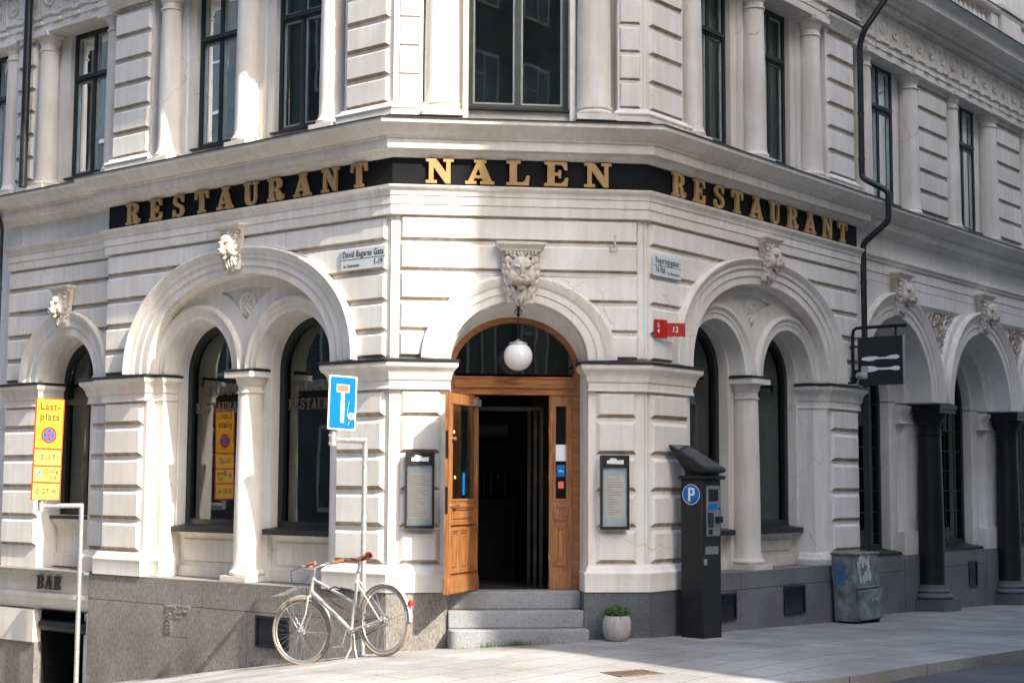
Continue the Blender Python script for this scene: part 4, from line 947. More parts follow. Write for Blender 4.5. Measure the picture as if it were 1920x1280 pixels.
PP = [pL1, pR1, pL2, pR2, pL3]
moulding(PP, IMP, 'impost_moulding', 'trim')
def flashing():
    for p in PP:
        mb = MB(); mb.sweep(p, IMPF); mb.build('flashing', 'flash', B)
flashing()
moulding([pL1, pR1, pL2, pR2], BASE, 'base_moulding', 'stucco')
main = [L(6.95, DBL-.14, 0), L(6.95, DBL, 0), L(4.70, DBL, 0), L(4.70, 0, 0), C1, C2, R(4.70, 0, 0), R(4.70, DBR, 0), R1(20, DBR, 0)]
inner = [L(4.70, DBL, 0), L(4.70, 0, 0), C1, C2, R(4.70, 0, 0), R(4.70, DBR, 0)]
left_only = [L(6.95, DBL, 0), L(4.70, DBL, 0)]
ARCH = [(-.04, 4.328), (.022, 4.330), (.024, 4.43), (.032, 4.433), (.034, 4.52), (.042, 4.523), (.045, 4.555), (.055, 4.575), (.078, 4.598), (.082, 4.625), (-.04, 4.632)]
moulding([inner, left_only], ARCH, 'architrave', 'trim')
CORN = [(-.04, 4.915), (.02, 4.918), (.035, 4.94), (.065, 4.965), (.075, 4.985), (.125, 4.988), (.13, 5.005), (.130, 5.085), (.150, 5.09), (.155, 5.11), (.185, 5.125), (.235, 5.155), (.275, 5.20), (.295, 5.215), (.300, 5.265), (-.10, 5.345)]
moulding([main], CORN, 'cornice', 'trim')
mb = MB(); mb.sweep(main, [(.302, 5.258), (.312, 5.258), (.312, 5.2705), (-.09, 5.352), (-.095, 5.348)]); mb.build('flashing', 'flash', B)
PB = [(-.04, 5.35), (.045, 5.352), (.045, 5.41), (.05, 5.415), (.055, 5.435), (.045, 5.455), (.02, 5.465), (.004, 5.495), (-.03, 5.496)]
moulding([[L(.74, -.2, 0), L(.74, 0, 0), C1, C(.30, 0, 0), C(.30, -.15, 0)], [C(2.33, -.15, 0), C(2.33, 0, 0), C2, R(.74, 0, 0), R(.74, -.2, 0)], [L(4.70, -.1, 0), L(4.70, 0, 0), L(3.97, 0, 0), L(3.97, -.2, 0)], [R(3.97, -.2, 0), R(3.97, 0, 0), R(4.70, 0, 0), R(4.70, -.1, 0)]], PB, 'pedestal_moulding', 'stucco')
# upper entablature
ent = [L(13, DBL, 0), L(4.70, DBL, 0), L(4.70, 0, 0), C1, C2, R(4.70, 0, 0), R(4.70, -.15, 0), R1(20, -.15, 0)]
ENT = [(-.35, 7.399), (.03, 7.40), (.03, 7.50), (.04, 7.503), (.04, 7.60), (.07, 7.61), (.07, 7.64), (.02, 7.645), (.02, 8.02), (.06, 8.03), (.06, 8.10), (.16, 8.12), (.17, 8.20), (.36, 8.25), (.37, 8.35), (.44, 8.42), (.46, 8.45), (-.5, 8.52)]
moulding([ent], ENT, 'entablature', 'trim')
mb = MB(); mb.sweep(ent, [(.462, 8.44), (.475, 8.44), (.475, 8.456), (-.48, 8.53)]); mb.build('flashing', 'flash', B)
# frieze ornament: roundels between paired tablets, guttae and dentils
orn = MB(); den = MB()
def ornaments(f, s0, s1, d):
    st = .40; n = int((s1-s0)/st)
    for i in range(n):
        s = s0+st*(i+.5); X = Matrix((f.r, f.n, Vector((0, 0, 1)))).transposed()
        tmp = MB(); tmp.lathe(Vector((0, 0, 0)), [(.11, 0), (.112, .022), (.098, .03), (.088, .012), (.05, .010), (.042, .028), (.02, .034), (.001, .034)], 20, axis=(0, 1, 0), cap=False)
        orn.add([f(s, d+.02, 7.85)+X @ v for v in tmp.v], tmp.f)
        for k in range(3): orn.box(f, s+.135+k*.048, s+.170+k*.048, d+.018, d+.045, 7.66, 8.00)
        orn.box(f, s+.13, s+.27, d+.03, d+.07, 7.585, 7.61); orn.box(f, s+.13, s+.27, d+.04, d+.065, 7.50, 7.545)
    for i in range(int((s1-s0)/.075)): den.box(f, s0+i*.075, s0+i*.075+.042, d+.055, d+.125, 8.035, 8.098)
ornaments(R1, 4.95, 15, -.15); orn.build('frieze_ornament', 'trim', B); den.build('dentils', 'trim', B, merge=False)
orn = MB(); den = MB(); ornaments(L, 4.8, 8.5, DBL); orn.build('frieze_ornament', 'trim', B); den.build('dentils', 'trim', B, merge=False)
# pier cap below the entablature on the right
moulding([[R(3.97, -.2, 0), R(3.97, 0, 0), R(4.70, 0, 0), R(4.70, -.14, 0)], [L(4.70, -.1, 0), L(4.70, 0, 0), L(3.97, 0, 0), L(3.97, -.2, 0)]], [(-.03, 7.36), (.012, 7.365), (.018, 7.39), (.04, 7.42), (.075, 7.47), (.09, 7.49), (.09, 7.53), (-.03, 7.56)], 'pier_cap', 'trim')
mb = MB(); mb.sweep([R(3.97, -.2, 0), R(3.97, 0, 0), R(4.70, 0, 0), R(4.70, -.14, 0)], [(.088, 7.531), (.10, 7.53), (.102, 7.545), (.02, 7.57)]); mb.build('flashing', 'flash', B)
# attic above: balustrade, wall, roof slab so that no sky enters from above
mb = MB()
att = [L(13, -.5, 0), L(4.7, -.5, 0), C(-.1, -.42, 0), C(W+.1, -.42, 0), R(4.9, -.5, 0), R1(20, -.5, 0)]
mb.sweep(att, [(0, 8.4), (0, 11.2)], cap=False)
top = [Vector((p.x, p.y, 11.2)) for p in att]+[R1(20, -8, 11.2), L(13, -8, 11.2)]
mb.poly(top); mb.build('attic_wall', 'stucco', B)
mb = MB(); bl = [R1(4.9, -.18, 0), R1(20, -.18, 0)]
mb.sweep(bl, [(-.12, 8.5), (.06, 8.5), (.06, 8.62), (.02, 8.63), (-.12, 8.63)]); mb.sweep(bl, [(-.14, 9.06), (.06, 9.06), (.09, 9.10), (.09, 9.16), (-.14, 9.17)])
for c in (7.77, 10.7, 13.6):
    mb.box(R1, c-.42, c+.42, -.34, -.10, 8.6, 9.1); frust(mb, R1, c-.33, c+.33, 8.68, 9.03, -.10, -.085, .012); mb.box(R1, c-.47, c+.47, -.36, -.06, 9.17, 9.24)
    for s_ in (-1, 1):
        mb.box(R1, c+s_*.60-.14, c+s_*.60+.14, -.32, -.14, 8.6, 9.08)
    mb.box(R1, c-.38, c+.38, -.55, -.3, 9.2, 10.9)
for c in (6.30, 9.24, 12.18, 15.12):
    for k in range(7): mb.lathe(R1(c-.54+.18*k, -.22, 0), [(.05, 8.62), (.05, 8.66), (.03, 8.68), (.062, 8.80), (.05, 8.90), (.028, 8.97), (.05, 9.02), (.05, 9.07)], 12)
mb.build('balustrade', 'trim', B)
mb = MB(); mb.sweep(bl, [(.088, 9.161), (.10, 9.16), (.10, 9.175), (-.14, 9.185)]); mb.build('flashing', 'flash', B)

# ---- granite plinth -----------------------------------------------------------------------
def blocks(f, rows, d0, m, name, label=None):
    mb = MB()
    for z0, z1, cuts in rows:
        for a, b in zip(cuts[:-1], cuts[1:]): mb.prism(f, [(a+.0015, z0+.0015), (b-.0015, z0+.0015), (b-.0015, z1-.001), (a+.0015, z1-.001)], d0-.02, d0, .003)
    mb.rect(f, rows[0][2][0], rows[0][2][-1], d0-.012, rows[0][0], rows[-1][1])
    return mb.build(name, m, B, label=label)
blocks(L, [(-1.5, -.75, [-.0124, 1.2, 2.6, 3.7, 4.83]), (-.75, .24, [-.0124, .20, 1.08, 2.02, 3.02, 4.30, 4.83]), (.24, .53, [-.0124, .20, 1.55, 2.35, 3.45, 4.30, 4.83])], .03, 'granite', 'plinth', 'tooled granite plinth on the sloping street')
mb = MB(); mb.poly([L(0, .03, .531), L(4.83, .03, .531), L(4.83, -.6, .531), L(.0, -.6, .531)]); mb.poly([L(4.83, .03, -1.5), L(4.83, -.5, -1.5), L(4.83, -.5, .531), L(4.83, .03, .531)]); mb.poly([L(0, -.01, -1.5), L(0, .03, -1.5), L(0, .03, .531), L(0, -.01, .531)]); mb.build('ledge', 'granite', B)
# carved rough patch on the plinth
mb = MB(); nx, nz = 26, 30; rnd = random.Random(3); pz = [[.032+(.012*rnd.random()**2 if 1 < i < nx-1 and 1 < j < nz-1 and ((i > 8 and j > 15) or i > 18 or j > 21) else .0) for i in range(nx+1)] for j in range(nz+1)]
vs = [L(2.95+.46*i/nx, pz[j][i], -.10+.36*j/nz) for j in range(nz+1) for i in range(nx+1)]
mb.add(vs, [(j*(nx+1)+i, j*(nx+1)+i+1, (j+1)*(nx+1)+i+1, (j+1)*(nx+1)+i) for j in range(nz) for i in range(nx)]); mb.build('rough_patch', 'granite', B)
def grate(f, s0, s1, z0, z1, d, slats=True):
    m_ = MB(); t = .025
    m_.box(f, s0, s0+t, d, d+.02, z0, z1); m_.box(f, s1-t, s1, d, d+.02, z0, z1); m_.box(f, s0+t, s1-t, d, d+.02, z0, z0+t); m_.box(f, s0+t, s1-t, d, d+.02, z1-t, z1)
    g = m_.build('basement_window', 'frame', B)
    p = MB(); p.rect(f, s0+.01, s1-.01, d+.005, z0+.01, z1-.01); p.build('pane', 'screen', g)
grate(L, 1.36, 1.87, -.12, .21, .03)
grate(R1, 1.25, 1.69, .15, .45, .02); grate(R1, 2.76, 3.26, .13, .46, .02)
blocks(C, [(-.3, .53, [-.0124, .60])], .03, 'granite', 'plinth'); blocks(C, [(-.3, .53, [1.965, W+.0124])], .03, 'granite_dark', 'plinth')
mb = MB()
for a, b in ((0, .60), (1.965, W)): mb.poly([C(a, .03, .5305), C(b, .03, .5305), C(b, -.4, .5305), C(a, -.4, .5305)])
mb.poly([C(.6, .03, -.2), C(.6, -.4, -.2), C(.6, -.4, .53), C(.6, .03, .53)]); mb.poly([C(1.965, .03, -.2), C(1.965, -.4, -.2), C(1.965, -.4, .53), C(1.965, .03, .53)]); mb.build('ledge', 'granite_dark', B)
blocks(R, [(-.3, .53, [-.012, .55, .84])], .03, 'granite_dark', 'plinth'); blocks(R, [(-.3, .47, [.84, 1.75, 2.9, 3.9, 4.70]), (.47, .652, [.84, 1.75, 3.3, 4.70])], .018, 'granite_r', 'plinth')
mb = MB(); mb.poly([R(.84, .018, .653), R(4.70, .018, .653), R(4.70, -.6, .653), R(.84, -.6, .653)]); mb.poly([R(4.70, .018, -.3), R(4.70, -.4, -.3), R(4.70, -.4, .653), R(4.70, .018, .653)]); mb.poly([R(.84, .018, .5), R(.84, -.4, .5), R(.84, -.4, .653), R(.84, .018, .653)]); mb.build('ledge', 'granite_r', B)
cuts = [4.84, 5.6, 6.9, 8.4, 9.9, 11.4, 13, 20]
blocks(R1, [(-.8, .45, cuts), (.45, .66, [4.84, 6.9, 8.4, 9.9, 11.4, 13, 20])], -.45, 'granite_r', 'plinth')
mb = MB(); mb.poly([R1(4.8, -.45, .661), R1(20, -.45, .661), R1(20, -.9, .661), R1(4.8, -.9, .661)])
for c in RC: mb.box(R1, c+1.465-.60, c+1.465+.60, -.62, -.44, -.8, .62)
mb.build('ledge', 'granite_r', B)
grate(R1, 9.3, 9.62, .12, .50, -.45)

# ---- basement bar entrance ------------------------------------------------------------------
mb = MB(); f = L
mb.box(f, 4.83, 7.4, -.6, .10, .515, .545)
mb.build('canopy_flashing', 'granite', B)
mb = MB(); mb.sweep([f(7.4, -.02, 0), f(4.831, -.02, 0)], [(-.1, .05), (-.04, .06), (-.02, .10), (.0, .14), (.01, .19), (.03, .21), (.03, .26), (.0, .27), (.0, .515)]); mb.box(f, 5.95, 7.4, -.1, .015, -.35, .04); mb.box(f, 4.831, 4.92, -.5, -.02, -1.4, .06); mb.build('bar_lintel', 'trim', B)
mb = MB(); mb.box(f, 5.95, 7.4, -.12, -.01, -1.4, -.352); mb.build('bar_jamb', 'granite', B)
d_ = MB(); d_.box(f, 4.92, 5.95, -.75, -.70, -1.6, .05); d_.poly([f(5.95, -.1, -1.6), f(5.95, -.72, -1.6), f(5.95, -.72, .05), f(5.95, -.1, .05)]); d_.poly([f(4.93, -.05, -1.6), f(4.93, -.72, -1.6), f(4.93, -.72, .05), f(4.93, -.05, .05)]); d_.poly([f(4.93, -.02, .051), f(5.95, -.02, .051), f(5.95, -.72, .051), f(4.93, -.72, .051)])
bd = d_.build('basement_door', 'frame', B)
d_ = MB(); d_.tube([f(5.93, -.12, -.14), f(4.93, -.12, -.14)], .075, 16); d_.build('awning_roll', 'iron', bd)
d_ = MB()
for k in range(7): d_.tube([f(5.0+.13*k, -.66, -1.5), f(5.0+.13*k, -.66, -.05)], .008, 6)
d_.tube([f(5.75, -.66, -1.3), f(5.1, -.66, -.2)], .008, 6); d_.tube([f(5.15, -.66, -1.3), f(5.8, -.66, -.2)], .008, 6); d_.build('grille', 'iron', bd)
bs = empty('bar_sign', f(5.6, .012, .30), 'black slab-serif letters BAR over the basement entrance', 'sign')
for ch, s in (('B', 5.83), ('A', 5.66), ('R', 5.48)): glyph(ch, .165, f, s, .008, .305, .012, 'ink', bs)

# ---- steps and entrance -----------------------------------------------------------------------
def slabstep(s0, s1, d1, z0, z1, rl=0):
    m_ = MB(); P = [(s0, -.34), (s1, -.34), (s1, d1)]
    if rl: P += [(s0+rl-rl*sin(radians(a)), d1-rl+rl*cos(radians(a))) for a in range(0, 91, 15)]
    else: P += [(s0, d1)]
    n = len(P); vs = [C(x, d, z0) for x, d in P]+[C(x, d, z1) for x, d in P]
    m_.add(vs, [tuple(range(n)), tuple(range(n, 2*n))]+[(i, (i+1) % n, n+(i+1) % n, n+i) for i in range(n)])
    return m_
for s0, s1, d1, z0, z1, rl in ((.604, 1.962, -.14, .355, .531, 0), (.604, 1.962, .07, .185, .354, 0), (.60, 1.985, .27, -.12, .184, .10)):
    bevel(slabstep(s0, s1, d1, z0, z1, rl).build('step', 'step', B), .012, 3)
dz0, dz1 = .533, 2.53
# oak frame with lunette
w = MB(); c = 1.295; a, b = .685, .585; zs = 2.745
P = opening(c, dz0, zs, a, b, 2, 48); Q = opening(c, 2.69, zs, a-.055, b-.055, 2, 48)
P2 = curve(c, zs, a, b, 2, 48); Q2 = curve(c, zs, a-.055, b-.055, 2, 48)
w.strip([C(x, -.40, z) for x, z in P2], [C(x, -.33, z) for x, z in P2]); w.strip([C(x, -.33, z) for x, z in P2], [C(x, -.335, z) for x, z in Q2]); w.strip([C(x, -.335, z) for x, z in Q2], [C(x, -.38, z) for x, z in Q2])
for x in (c-a, c+a-.07): w.box(C, x, x+.07, -.42, -.33, dz0, zs)
w.box(C, c-a+.07, c+a-.07, -.42, -.325, dz1, 2.60); w.box(C, c-a+.07, c+a-.07, -.42, -.30, 2.60, 2.64); w.box(C, c-a+.055, c+a-.055, -.42, -.315, 2.64, 2.70); w.box(C, c-a+.055, c+a-.055, -.40, -.305, 2.70, 2.715)
DF = w.build('entrance_frame', 'door_h', B, label='oak entrance frame with a lunette window'); 
g = MB(); g.prism(C, [(x, z) for x, z in Q2], -.372, -.368, 0, True, True); g.build('lunette_pane', 'glass_dark', DF)
# sidelight (fixed) right, and hidden left
def panel_leaf(mbw, X, s0, s1, z0, z1, d0, d1, gz0, gz1, low):
    """X(s,d,z) mapping; a framed leaf with glazed upper part and moulded lower panels"""
    st = .055
    def bx(a, b_, c_, d_, e_, f_):
        p = [X(q, r, t) for t in (e_, f_) for r in (c_, d_) for q in (a, b_)]
        mbw.add(p, [(0, 1, 3, 2), (4, 6, 7, 5), (0, 4, 5, 1), (2, 3, 7, 6), (0, 2, 6, 4), (1, 5, 7, 3)])
    bx(s0, s0+st, d0, d1, z0, z1); bx(s1-st, s1, d0, d1, z0, z1)
    bx(s0+st, s1-st, d0, d1, gz1, z1); bx(s0+st, s1-st, d0, d1, z0, z0+.17); bx(s0+st, s1-st, d0, d1, gz0-.07, gz0)
    bx(s0+st, s1-st, d0+.012, d1-.012, z0+.17, gz0-.07)
    for sd_ in (1, -1):      # mouldings on both faces
        f0 = d1-.012 if sd_ == 1 else d0+.012
        for a, b_, e_, g_ in low(s0+st, s1-st):
            for k, (i_, h) in enumerate(((0, .022), (.022, .012))):
                hh = f0+sd_*h
                lo_, hi_ = min(f0, hh), max(f0, hh); q = .02
                bx(a+i_, a+i_+q, lo_, hi_, e_+i_, g_-i_); bx(b_-i_-q, b_-i_, lo_, hi_, e_+i_, g_-i_); bx(a+i_+q, b_-i_-q, lo_, hi_, e_+i_, e_+i_+q); bx(a+i_+q, b_-i_-q, lo_, hi_, g_-i_-q, g_-i_)
            bx(a+.06, b_-.06, f0-.001, f0+sd_*.010, e_+.06, g_-.06) if b_-a > .14 else None
        # glazing bead
        fo = d1 if sd_ == 1 else d0; q = .012
        lo_, hi_ = (fo, fo+.008) if sd_ == 1 else (fo-.008, fo)
        bx(s0+st-q, s0+st+q, lo_-.004, hi_, gz0-.01, gz1+.01); bx(s1-st-q, s1-st+q, lo_-.004, hi_, gz0-.01, gz1+.01); bx(s0+st+q, s1-st-q, lo_-.004, hi_, gz0-.02, gz0+.004); bx(s0+st+q, s1-st-q, lo_-.004, hi_, gz1-.004, gz1+.02)
        bx(s0+.01, s1-.01, lo_-.004, hi_+.006 if sd_ == 1 else hi_, z0+.01, z0+.15)
XC = lambda s, d, z: C(s, d, z)
low_side = lambda a, b_: [(a-.01, b_+.01, z0_, z1_) for z0_, z1_ in ((.78, 1.20), (1.245, 1.40))]
def side_leaf(s0, s1):
    w = MB(); panel_leaf(w, XC, s0, s1, dz0+.002, dz1, -.40, -.345, 1.46, 2.42, low_side)
    o = w.build('sidelight', 'door', B); g = MB(); g.rect(C, s0+.05, s1-.05, -.37, 1.45, 2.43); g.build('pane', 'glass', o); return o
SR = side_leaf(1.665, 1.91); SLf = side_leaf(.68, .89)
def flat(fr, s0, s1, d, z0, z1, m, parent, name, t=.003):
    q = MB(); q.box(fr, s0, s1, d, d+t, z0, z1); return q.build(name, m, parent)
flat(C, 1.735, 1.845, -.366, 1.85, 2.02, 'paperw', SR, 'notice'); flat(C, 1.745, 1.835, -.366, 1.69, 1.81, 'signblue', SR, 'sticker'); flat(C, 1.76, 1.82, -.366, 1.57, 1.64, 'coral', SR, 'sticker')
text('sticker_text', 'visa', .035, C, 1.79, -.3625, 1.75, 'white', SR, .001)
# open leaf, hinged on the left of the opening, swung outwards
H = C(.905, -.335, 0); Fp = C(.555, .42, 0); dv = (Fp-H); dv.z = 0; dl = dv.length; dv.normalize(); dn = Vector((-dv.y, dv.x, 0))
if dn.dot(R.n) < 0: dn = -dn
XL = lambda s, d, z: H+dv*s+dn*(d-.025)+Vector((0, 0, z))
LW = dl
def low_leaf(a, b_):
    o_ = [(a, b_, 1.21, 1.40)]; wd = (b_-a+.02)/3
    for k in range(3): o_.append((a-.01+k*wd+.01, a-.01+(k+1)*wd-.01, .74, 1.17))
    return o_
w = MB(); panel_leaf(w, XL, 0, LW, dz0+.006, 2.50, 0, .052, 1.46, 2.40, low_leaf)
leaf = w.build('entrance_door', 'door', B, label='oak door leaf standing open')
g = MB(); g.add([XL(.05, .026, 1.45), XL(LW-.05, .026, 1.45), XL(LW-.05, .026, 2.41), XL(.05, .026, 2.41)], [(0, 1, 2, 3)]); g.build('pane', 'glass', leaf)
def lbox(s0, s1, d0, d1, z0, z1, m, name):
    q = MB(); p = [XL(a, b_, c_) for c_ in (z0, z1) for b_ in (d0, d1) for a in (s0, s1)]; q.add(p, [(0, 1, 3, 2), (4, 6, 7, 5), (0, 4, 5, 1), (2, 3, 7, 6), (0, 2, 6, 4), (1, 5, 7, 3)]); return q.build(name, m, leaf)
lbox(LW, LW+.004, .014, .038, 1.86, 2.13, 'iron', 'lock_plate'); lbox(LW, LW+.004, .014, .038, 1.32, 1.58, 'iron', 'lock_plate')
q = MB(); q.lathe(XL(LW-.05, .052, 2.05), [(.012, 0), (.012, .03), (.02, .035), (.018, .05)], 12, axis=dn); q.build('knob', 'brass', leaf)
q = MB(); q.lathe(XL(LW-.05, .052, 1.40), [(.022, 0), (.022, .006), (.008, .008), (.008, .04)], 12, axis=dn); q.tube([XL(LW-.05, .095, 1.40), XL(LW-.16, .098, 1.40)], .009, 8); q.build('handle', 'brass', leaf)
lbox(LW*.42, LW*.42+.05, .03, .034, 1.50, 1.72, 'signblue', 'sticker')
lbox(.02, .16, .052, .085, 2.40, 2.47, 'meter_panel', 'door_closer')
# dark vestibule and bar
v = MB(); s0, s1, z0, z1, d0, d1 = .58, 2.02, dz0, 3.42, -.43, -3.2
v.poly([C(s0-.6, d1, z0), C(s1+.6, d1, z0), C(s1+.6, d1, z1), C(s0-.6, d1, z1)]); v.poly([C(s0, d0, z0), C(s0-.6, d1, z0), C(s0-.6, d1, z1), C(s0, d0, z1)]); v.poly([C(s1, d0, z0), C(s1+.6, d1, z0), C(s1+.6, d1, z1), C(s1, d0, z1)])
v.poly([C(s0, d0, z0), C(s1, d0, z0), C(s1+.6, d1, z0), C(s0-.6, d1, z0)]); v.poly([C(s0, d0, z1), C(s1, d0, z1), C(s1+.6, d1, z1), C(s0-.6, d1, z1)])
VE = v.build('vestibule', 'room', B)
v = MB()
for k, (x, dd) in enumerate(((1.60, -.62), (1.555, -.78), (1.51, -.95))): v.box(C, x, x+.035, dd-.03, dd, dz0, 2.42); v.box(C, .7, x, dd-.03, dd, 2.385, 2.42)
v.build('inner_door_frame', 'inner_frame', VE)
v = MB(); v.box(C, .8, 1.5, -2.6, -2.1, dz0, 1.45); v.build('bar_counter', 'room', VE)
v = MB()
for k in range(6): x = 1.0+.08*k; v.tube([C(x, -2.2, 1.45), C(x, -2.2, 1.72), C(x, -2.12, 1.76), C(x, -2.08, 1.70)], .009, 6)
v.build('beer_taps', 'chrome', VE)
v = MB()
for k in range(26): v.lathe(C(.95+.02*k, -2.5, 2.16), [(.004, 0), (.012, .10), (.014, .14)], 6)
v.build('hanging_glasses', 'frame_olive', VE)
def em(name, col, st):
    m = bpy.data.materials.new(name); m.use_nodes = True; b_ = m.node_tree.nodes['Principled BSDF']; b_.inputs['Emission Color'].default_value = (*col, 1); b_.inputs['Emission Strength'].default_value = st; b_.inputs['Base Color'].default_value = (*col, 1); return m
M['bulb'] = em('amber_bulb', (1, .42, .12), 6)
v = MB()
for x, dd, z in ((1.63, -.72, 2.17), (1.63, -.74, 1.68), (1.635, -.7, .86), (1.80, -1.2, 2.36)): v.ell(C(x, dd, z), .010, .010, .018, None, 8, 6)
v.build('amber_lamps', 'bulb', VE)

# ================================================================ THINGS ON THE BUILDING
def signboard(fr, s0, s1, word, pts, label, sx=1.0, h=.252, z=4.652):
    o = empty('restaurant_sign', fr((s0+s1)/2, .0, 4.64), label, 'sign', 'black signboards with gold letters')
    m_ = MB(); m_.box(fr, s0, s1, -.03, -.004, 4.633, 4.914); m_.build('board', 'board', o)
    for ch, s in zip(word, pts): glyph(ch, h, fr, s, .018, z, .028, 'gold', o, sx=sx)
    return o
sL = signboard(L, 0.002, 4.69, 'RESTAURANT', [4.18, 3.75, 3.34, 2.93, 2.53, 2.10, 1.70, 1.28, .86, .44], 'long black board on the left wall with gold letters RESTAURANT', 1.12)
sC = signboard(C, 0.002, W-.002, 'NALEN', [.48, .89, 1.285, 1.68, 2.11], 'short black board above the entrance with gold letters NALEN', 1.25)
sR = signboard(R1, 0.002, 4.83, 'RESTAURANT', [.56, .97, 1.38, 1.77, 2.20, 2.63, 3.06, 3.50, 3.95, 4.36], 'long black board on the right wall with gold letters RESTAURANT', 1.15)

def street_sign(fr, s0, s1, z0, z1, t1, t2, t3, label, a2, a3, w1=1.0, w2=1.0):
    o = empty('street_name_sign', fr((s0+s1)/2, .005, z0), label, 'street sign', 'white street name signs')
    m_ = MB(); m_.box(fr, s0, s1, .004, .014, z0, z1); m_.build('plate', 'street', o)
    m_ = MB(); zm = z0+(z1-z0)*.50; e = .002
    m_.box(fr, s0+.004, s1-.004, .0142, .0152, zm-.003, zm+.003); m_.build('rule', 'ink', o)
    c = (s0+s1)/2; h = z1-z0
    text('name_text', t1, h*.42, fr, c, .0155, z0+h*.74, 'ink', o, .001, w1, spacing=1.1); text('number_text', t2, h*.40, fr, a2, .0155, z0+h*.28, 'ink', o, .001, w2); text('quarter_text', t3, h*.17, fr, a3, .0155, z0+h*.20, 'ink', o, .001, .9)
    return o
street_sign(L, .075, .70, 3.80, 4.02, 'David Bagares Gata', '1-19', 'Kv. Österbotten', 'white street name sign on the left wall reading David Bagares Gata 1-19', .17, .55, .72, .8)
street_sign(R1, .09, .63, 3.77, 3.99, 'Regeringsgatan', '74-70A', 'Kv. Österbotten', 'white street name sign on the right wall reading Regeringsgatan 74-70A', .23, .48, .72, .72)
# red hydrant plates
class Fx:   # free plane frame
    def __init__(s, o, r, n): s.o, s.r, s.n, s.u, s.k = o, r, n, r, 1
    def __call__(s, a, d, z): return s.o+s.r*a+s.n*d+Vector((0, 0, z))
o = empty('red_number_plates', R1(.33, .03, 3.12), 'folded red marker plate with white numbers 24 and 12 beside the right arch', 'marker plate')
p1 = Fx(R1(.10, .02, 3.12), (R1.r*.9+R1.n*.35).normalized(), Vector((0, 0, 0))); p1.n = Vector((0, 0, 1)).cross(p1.r)*-1
if p1.n.y > 0: p1.n = -p1.n
p2 = Fx(p1(.16, 0, 0), (C.r*.93-C.n*.12).normalized(), Vector((0, 0, 0))); p2.n = Vector((0, 0, 1)).cross(p2.r)*-1
if p2.n.y > 0: p2.n = -p2.n
m_ = MB(); m_.box(p1, 0, .16, -.003, .003, 0, .19); m_.build('plate', 'red', o); m_ = MB(); m_.box(p2, .0, .20, -.003, .003, .02, .16); m_.build('plate', 'red', o)
text('digits', '2\n4', .06, p1, .05, .0045, .10, 'white', o, .001); text('digits', "12", .08, p2, .09, .0045, .09, 'white', o, .001, .9)

# menu boxes
def menu(s0, s1, z0, z1, label, paper):
    o = empty('menu_box', C((s0+s1)/2, 0, z0), label, 'menu box', 'menu cases beside the door'); t = .018
    m_ = MB(); m_.box(C, s0, s1, -.0, .05, z0, z1)
    m_.box(C, s0, s0+t, .05, .085, z0, z1); m_.box(C, s1-t, s1, .05, .085, z0, z1); m_.box(C, s0+t, s1-t, .05, .085, z0, z0+t+.01); m_.box(C, s0+t, s1-t, .05, .085, z1-.125, z1); m_.build('case', 'black', o)
    m_ = MB(); m_.box(C, s0+t+.002, s1-t-.002, .0502, .054, z0+t+.012, z1-.127); m_.build('backing', 'menuback', o)
    x0, x1, q0, q1 = paper; m_ = MB(); m_.box(C, x0, x1, .0545, .056, q0, q1); m_.build('menu_sheet', 'paper', o)
    m_ = MB(); c = (s0+s1)/2; rnd = random.Random(5)
    m_.prism(C, [(c-.085, z1-.085), (c+.085, z1-.09), (c+.088, z1-.045), (c+.02, z1-.05), (c+.01, z1-.032), (c-.05, z1-.028), (c-.055, z1-.048), (c-.085, z1-.052)], .085, .0865, 0); m_.build('logo', 'paperw', o)
    m_ = MB()
    for k in range(22):
        zz = q1-.03-(q1-q0-.05)*k/22; m_.box(C, x0+.012, x0+.012+(x1-x0-.03)*rnd.uniform(.35, 1), .0561, .0565, zz-.0012, zz+.0012)
    m_.build('menu_text', 'iron', o)
    m_ = MB(); m_.rect(C, s0+t, s1-t, .078, z0+t+.01, z1-.125); m_.build('pane', 'glass_clear', o)
    return o
menu(.165, .455, 1.165, 1.92, 'black framed menu case on the sunlit pier left of the door', (.20, .42, 1.26, 1.72)); menu(2.135, 2.425, 1.16, 1.905, 'black framed menu case on the shaded pier right of the door', (2.185, 2.385, 1.28, 1.70))

# globe lamp
o = empty('globe_lamp', C(1.31, -.12, 2.76), 'white opal globe lamp hanging on a chain over the entrance', 'lamp')
m_ = MB(); m_.ell(C(1.31, -.12, 2.91), .148, .148, .148, None, 32, 20); m_.build('globe', 'globe', o)
m_ = MB(); m_.lathe(C(1.31, -.12, 3.035), [(.10, 0), (.09, .016), (.03, .03), (.012, .05)], 24); m_.build('fitting', 'galv', o)
m_ = MB(); m_.tube([C(1.31, -.12, 3.08), C(1.31, -.12, 3.32)], .006, 8)
m_.tube([C(1.31, -.12, 3.32), C(1.31, -.10, 3.42)], .013, 8)
for s_ in (-1, 1): m_.tube([C(1.31+s_*.004, -.12, 3.33)]+[C(1.31+s_*(.03*sin(k*.6)+.006), -.12, 3.33+.014*k) for k in range(8)], .005, 6)
m_.build('bracket', 'iron', o)
# small wall fixture
o = empty('wall_bracket', C(2.28, .0, 4.03), 'small rusty bracket stub above the right pier of the entrance', 'bracket')
m_ = MB(); m_.tube([C(2.28, 0, 4.04), C(2.28, .07, 4.06), C(2.285, .08, 4.14)], .011, 8); m_.lathe(C(2.285, .08, 4.13), [(.012, 0), (.016, .012), (.010, .028), (.0, .035)], 10); m_.box(C, 2.24, 2.32, 0, .012, 4.0, 4.05); m_.build('stub', 'lion', o)

